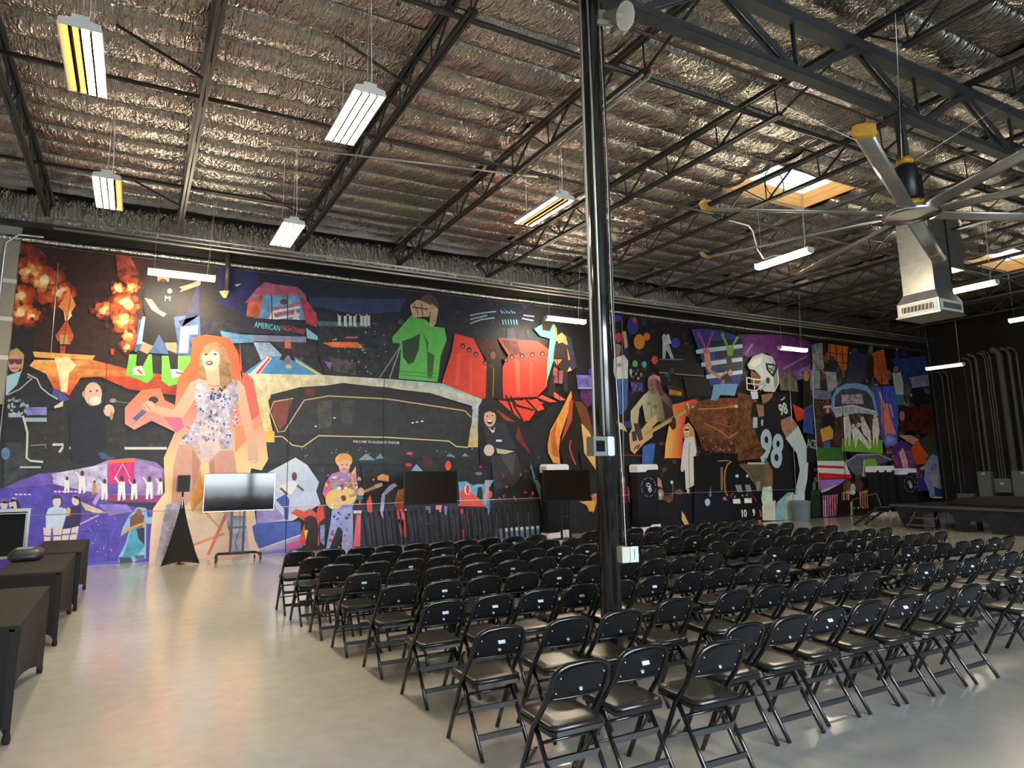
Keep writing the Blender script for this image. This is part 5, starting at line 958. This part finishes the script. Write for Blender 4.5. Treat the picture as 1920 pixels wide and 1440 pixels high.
P([(178,910),(230,1000),(232,1110),(185,1110)], (126,94,74), .4); P([(165,1115),(225,1108),(232,1180),(228,1268),(170,1250),(155,1190)], (206,222,206), .2); P([(160,1240),(250,1200),(250,1335),(165,1335)], (216,214,190), .1); P([(255,1220),(330,1150),(372,1148),(376,1335),(250,1335)], (140,180,190), .25); P([(320,1180),(365,1160),(362,1330),(310,1330)], (206,214,200), .15)
part('printed_harness_fans', 'blue jersey with two aerial performers')
cr(*E_)
P([(1452,255),(1560,250),(1700,262),(1872,330),(1872,610),(1840,720),(1612,725),(1560,560)], (50,70,150), .2); P([(1600,350),(1870,330),(1870,380),(1620,410)], (28,32,60)); P([(1640,440),(1868,420),(1868,470),(1650,500)], (24,28,54)); P([(1650,530),(1866,515),(1860,590),(1670,610)], (26,30,60))
for y in (0, 105, 205): P([(1488+y*.4,425+y),(1540+y*.4,412+y),(1870,375+y*1.03),(1870,405+y*1.03),(1545+y*.4,448+y),(1496+y*.4,455+y)], (198,222,236))
Ln([(1512,275),(1572,420),(1632,275)],22,(212,64,98)); Ln([(1510,270),(1505,340)],6,(212,64,98)); P([(1552,430),(1600,430),(1618,560),(1600,610),(1570,560)], (206,150,126), .3); P([(1545,420),(1600,420),(1600,450),(1555,450)], (226,110,90)); Ln([(1700,285),(1765,430),(1832,315)],24,(116,178,66)); P([(1738,400),(1800,400),(1790,470),(1750,470)], (120,180,70)); P([(1735,470),(1780,470),(1790,590),(1745,600)], (40,36,40)); Ln([(1600,590),(1690,650),(1745,600)],26,(206,136,96)); P([(1690,650),(1760,600),(1790,680),(1720,690)], (40,40,52)); El(1770,610,18,26,(196,150,130)); Ln([(1720,670),(1670,760)],26,(200,120,86)); P([(1610,832),(1635,705),(1720,700),(1832,700),(1808,795),(1690,790),(1660,834)], (120,170,214), .15)
part('printed_far_collage', 'crowded collage of bands, fans and games at the far right')
cr(*G_)
P([(480,150),(1380,260),(1380,760),(500,760)], (26,26,34), .5); rd = random.Random(101)
PAL = [(60,44,84),(44,50,92),(84,52,40),(70,66,74),(96,70,56),(40,70,80),(90,40,44),(110,100,104),(36,32,40),(128,84,56)]
for _ in range(230):
    x, y = rd.uniform(490,1370), rd.uniform(190,1120)
    El(x, y, rd.uniform(8,30), rd.uniform(10,38), rd.choice(PAL), .7, 7)
def fan_figure(x, y, h, c, c2, sk=(196,146,120)):
    El(x, y-h*.42, h*.07, h*.09, sk, 0, 8); P([(x-h*.12,y-h*.32),(x+h*.12,y-h*.32),(x+h*.1,y+h*.05),(x-h*.1,y+h*.05)], c, .4); P([(x-h*.1,y+h*.05),(x+h*.1,y+h*.05),(x+h*.09,y+h*.5),(x+h*.02,y+h*.5),(x,y+h*.15),(x-h*.03,y+h*.5),(x-h*.1,y+h*.5)], c2, .3)
    if rd.random() < .5: Ln([(x+h*.1,y-h*.28),(x+h*.2,y-h*.5)], h*.05, sk)
for _ in range(34):
    fan_figure(rd.uniform(500,1340), rd.uniform(240,1080), rd.uniform(70,130), rd.choice(PAL), rd.choice(PAL), rd.choice([(170,124,100),(120,84,68),(196,150,124)]))
P([(488,165),(560,155),(572,330),(500,335)], (146,146,152), .7); P([(600,160),(732,180),(722,330),(694,345),(640,250),(600,240)], (200,104,36), .35)
for k in range(3): Ln([(610+k*40,165),(616+k*42,330)],6,(40,24,18))
Ln([(600,220),(730,235)],6,(40,24,18)); Ln([(610,280),(725,290)],6,(40,24,18)); P([(738,240),(790,215),(856,235),(852,410),(726,425)], (46,46,80), .5); P([(888,225),(970,195),(1004,430),(950,430),(900,370)], (196,94,44), .3); P([(860,250),(900,240),(905,380),(860,400)], (40,30,34)); P([(1015,265),(1335,255),(1335,470),(1125,440),(1080,340)], (42,68,128), .3); P([(1138,385),(1290,368),(1304,440),(1160,455)], (130,134,158), .4); P([(1026,355),(1082,350),(1112,480),(1105,565),(1045,505)], (166,178,172), .2); El(1050,335,18,26,(150,100,80)); P([(1050,500),(1105,500),(1100,570),(1060,570)], (60,120,120)); P([(1100,410),(1160,430),(1130,560),(1100,540)], (70,70,76), .8)
P([(475,335),(545,338),(545,460),(480,462)], (140,146,158), .3); P([(580,345),(650,350),(662,440),(600,500),(590,420)], (160,160,162), .35); Ln([(490,270),(580,360)],10,(150,130,90)); P([(372,345),(480,298),(484,385),(392,402)], (118,92,160), .5); P([(430,350),(470,345),(500,640),(470,740),(430,740)], (26,24,28)); El(452,375,20,36,(190,130,80)); P([(440,590),(495,560),(500,760),(430,750)], (50,76,140), .3); P([(270,360),(380,340),(400,480),(280,470)], (90,84,80), .9); P([(360,560),(440,600),(440,660),(390,680)], (190,60,46), .4); P([(480,460),(620,480),(620,530),(500,530)], (110,116,140), .5); Bx(455,760,515,950,(30,30,34),.3); Tx('ACE', 488,830,60,(170,176,186),R(-6),.6)
Ln([(497,300),(500,560),(522,860),(540,1150)],5,(200,200,196))
P([(510,540),(620,560),(692,640),(692,845),(524,852)], (78,50,42), .85); P([(556,655),(600,610),(642,650),(640,720),(556,730)], (28,24,26)); P([(560,590),(625,585),(612,570),(575,572)], (190,190,190)); El(596,605,13,20,(190,140,116)); P([(545,730),(610,705),(632,740),(628,792),(560,812)], (206,154,68), .1); P([(568,815),(612,805),(608,900),(612,1015),(590,1015),(588,900),(580,1015),(568,1010)], (66,92,160), .2)
P([(524,850),(695,850),(706,945),(526,945)], (64,112,48), .25); P([(526,940),(708,940),(756,1052),(542,1062)], (220,218,218), .08); P([(526,968),(700,975),(706,992),(530,985)], (206,44,44)); P([(534,1018),(745,1030),(756,1052),(542,1062)], (206,40,42)); P([(540,1066),(745,1058),(690,1100),(680,1150),(552,1148)], (160,116,194), .15); Ln([(550,1145),(740,1075)],14,(200,190,226)); P([(552,1145),(700,1142),(690,1170),(560,1180)], (196,40,70))
P([(618,600),(622,520),(650,458),(720,425),(790,422),(858,440),(905,500),(935,660),(905,600),(760,560),(640,620)], (112,164,212), .12); P([(640,590),(645,510),(690,465),(770,455),(850,475),(888,520),(912,610),(760,560)], (58,62,80), .8); P([(690,500),(820,495),(840,560),(690,560)], (170,150,160), .8); P([(630,605),(760,565),(925,610),(945,665),(800,620),(650,650)], (176,182,194), .35); Ln([(625,590),(760,570),(920,615)],8,(206,214,222))
P([(685,640),(800,620),(945,640),(960,892),(690,874)], (84,64,62), .8); P([(690,790),(960,802),(962,892),(690,874)], (120,178,56), .12)
for q in ([(700,650),(735,640),(752,720),(748,800),(738,850),(725,780),(712,852),(704,760)], [(752,730),(785,712),(830,770),(890,852),(868,862),(800,790),(780,860),(765,800)], [(812,690),(842,668),(878,740),(886,852),(862,790),(830,760)], [(895,660),(930,650),(940,740),(925,852),(912,780),(900,850),(892,740)]): P(q, (220,216,210), .3)
for x, y in ((718,635),(765,712),(826,662),(912,645),(800,700)): El(x,y,14,18,(196,188,176))
P([(712,950),(790,892),(940,892),(1025,932),(940,960),(905,1035),(780,1035)], (94,94,112), .5); Ln([(715,950),(795,898),(935,896),(1020,932)],9,(150,156,176)); P([(842,930),(912,922),(934,1005),(828,1042)], (122,180,66), .12); Ln([(838,935),(828,1042),(870,1040)],6,(220,220,200))
P([(902,450),(1040,440),(1066,600),(1062,800),(985,862),(955,780)], (64,90,184), .3); P([(945,490),(975,560),(995,555),(1010,640),(1052,760),(972,790),(952,660)], (224,130,120), .25); Ln([(1010,560),(1030,650)],12,(230,150,140)); El(1010,800,50,44,(166,170,226),.2,16,(80,100,190)); Ln([(940,480),(970,580)],12,(240,170,160))
P([(1070,600),(1340,555),(1380,600),(1380,770),(1070,745)], (72,27,30), .8); El(1090,640,18,32,(170,120,96)); P([(1066,770),(1150,768),(1205,800),(1165,835)], (198,156,120)); P([(1110,740),(1220,735),(1180,770)], (24,20,22)); P([(1008,862),(1085,803),(1145,832),(1166,880),(1050,890)], (90,48,134), .2); P([(1018,905),(1060,870),(1160,872),(1180,960),(1225,1066),(1110,1056),(1030,940)], (126,64,116), .7); P([(1070,890),(1095,850),(1125,940),(1140,1040),(1115,1040)], (220,170,170), .5); P([(1150,852),(1192,800),(1262,900),(1240,962),(1180,962)], (214,82,32), .15); P([(1205,985),(1280,950),(1290,965),(1220,1005)], (224,160,50)); P([(1208,795),(1300,750),(1400,715),(1400,905),(1262,900)], (62,64,44), .4); P([(1112,1060),(1232,1048),(1290,1135),(1120,1142)], (54,54,136), .2); scatter(10,1130,1065,1190,1130,7,[(170,170,214)],71)
P([(1245,950),(1290,893),(1335,910),(1370,1000),(1420,1130),(1420,1180),(1285,1185),(1238,1065)], (134,146,178), .3); Tx('17', 1302,985,44,(40,40,56),R(-4),.8); P([(1280,1030),(1330,1030),(1330,1120),(1290,1100)], (206,160,160)); P([(1260,1090),(1300,1100),(1300,1190),(1275,1180)], (130,160,196)); P([(1305,1110),(1400,1130),(1410,1180),(1310,1180)], (40,56,116)); Bx(1300,1175,1420,1186,(210,210,214)); P([(1350,940),(1382,950),(1380,1000),(1360,1000)], (120,124,140))
P([(680,1090),(720,1060),(880,1060),(900,1150),(880,1300),(560,1330),(550,1160)], (32,24,24), .5); El(728,1112,30,44,(104,78,60)); El(800,1104,28,42,(88,60,50)); El(762,1120,18,30,(196,176,160)); El(760,1150,20,16,(220,214,216)); P([(690,1150),(740,1130),(745,1200),(690,1200)], (196,136,100), .2); P([(800,1150),(860,1130),(894,1160),(890,1260),(810,1250)], (196,132,98), .3); P([(560,1170),(660,1160),(655,1300),(565,1315)], (190,110,140), .5); P([(565,1200),(590,1195),(590,1310),(566,1310)], (200,190,220),.2); Ln([(752,1210),(750,1300)],16,(206,196,140)); P([(480,1130),(545,1130),(548,1300),(490,1310)], (30,66,46), .4)
for k in range(3): Bx(765+k*26,1246,780+k*26,1256,(210,206,216))
for k in range(26):
    x = 490+k*15.5
    P([(x,1165-k*.6),(x+6,1165-k*.6),(x+9,1312-k*1.2),(x+3,1312-k*1.2)], (14,12,14))
part('panel_seams', 'thin seams between the printed panels'); cr(0,0,1)
for a, b in (((142,495),(118,660)),((541,745),(533,1048)),((208,560),(196,770)),((718,700),(716,880)),((1040,650),(1046,760)),((1575,760),(1582,960)),((1648,700),(1654,850))): Ln([a, b], 1.1, (22,22,25))
flush()
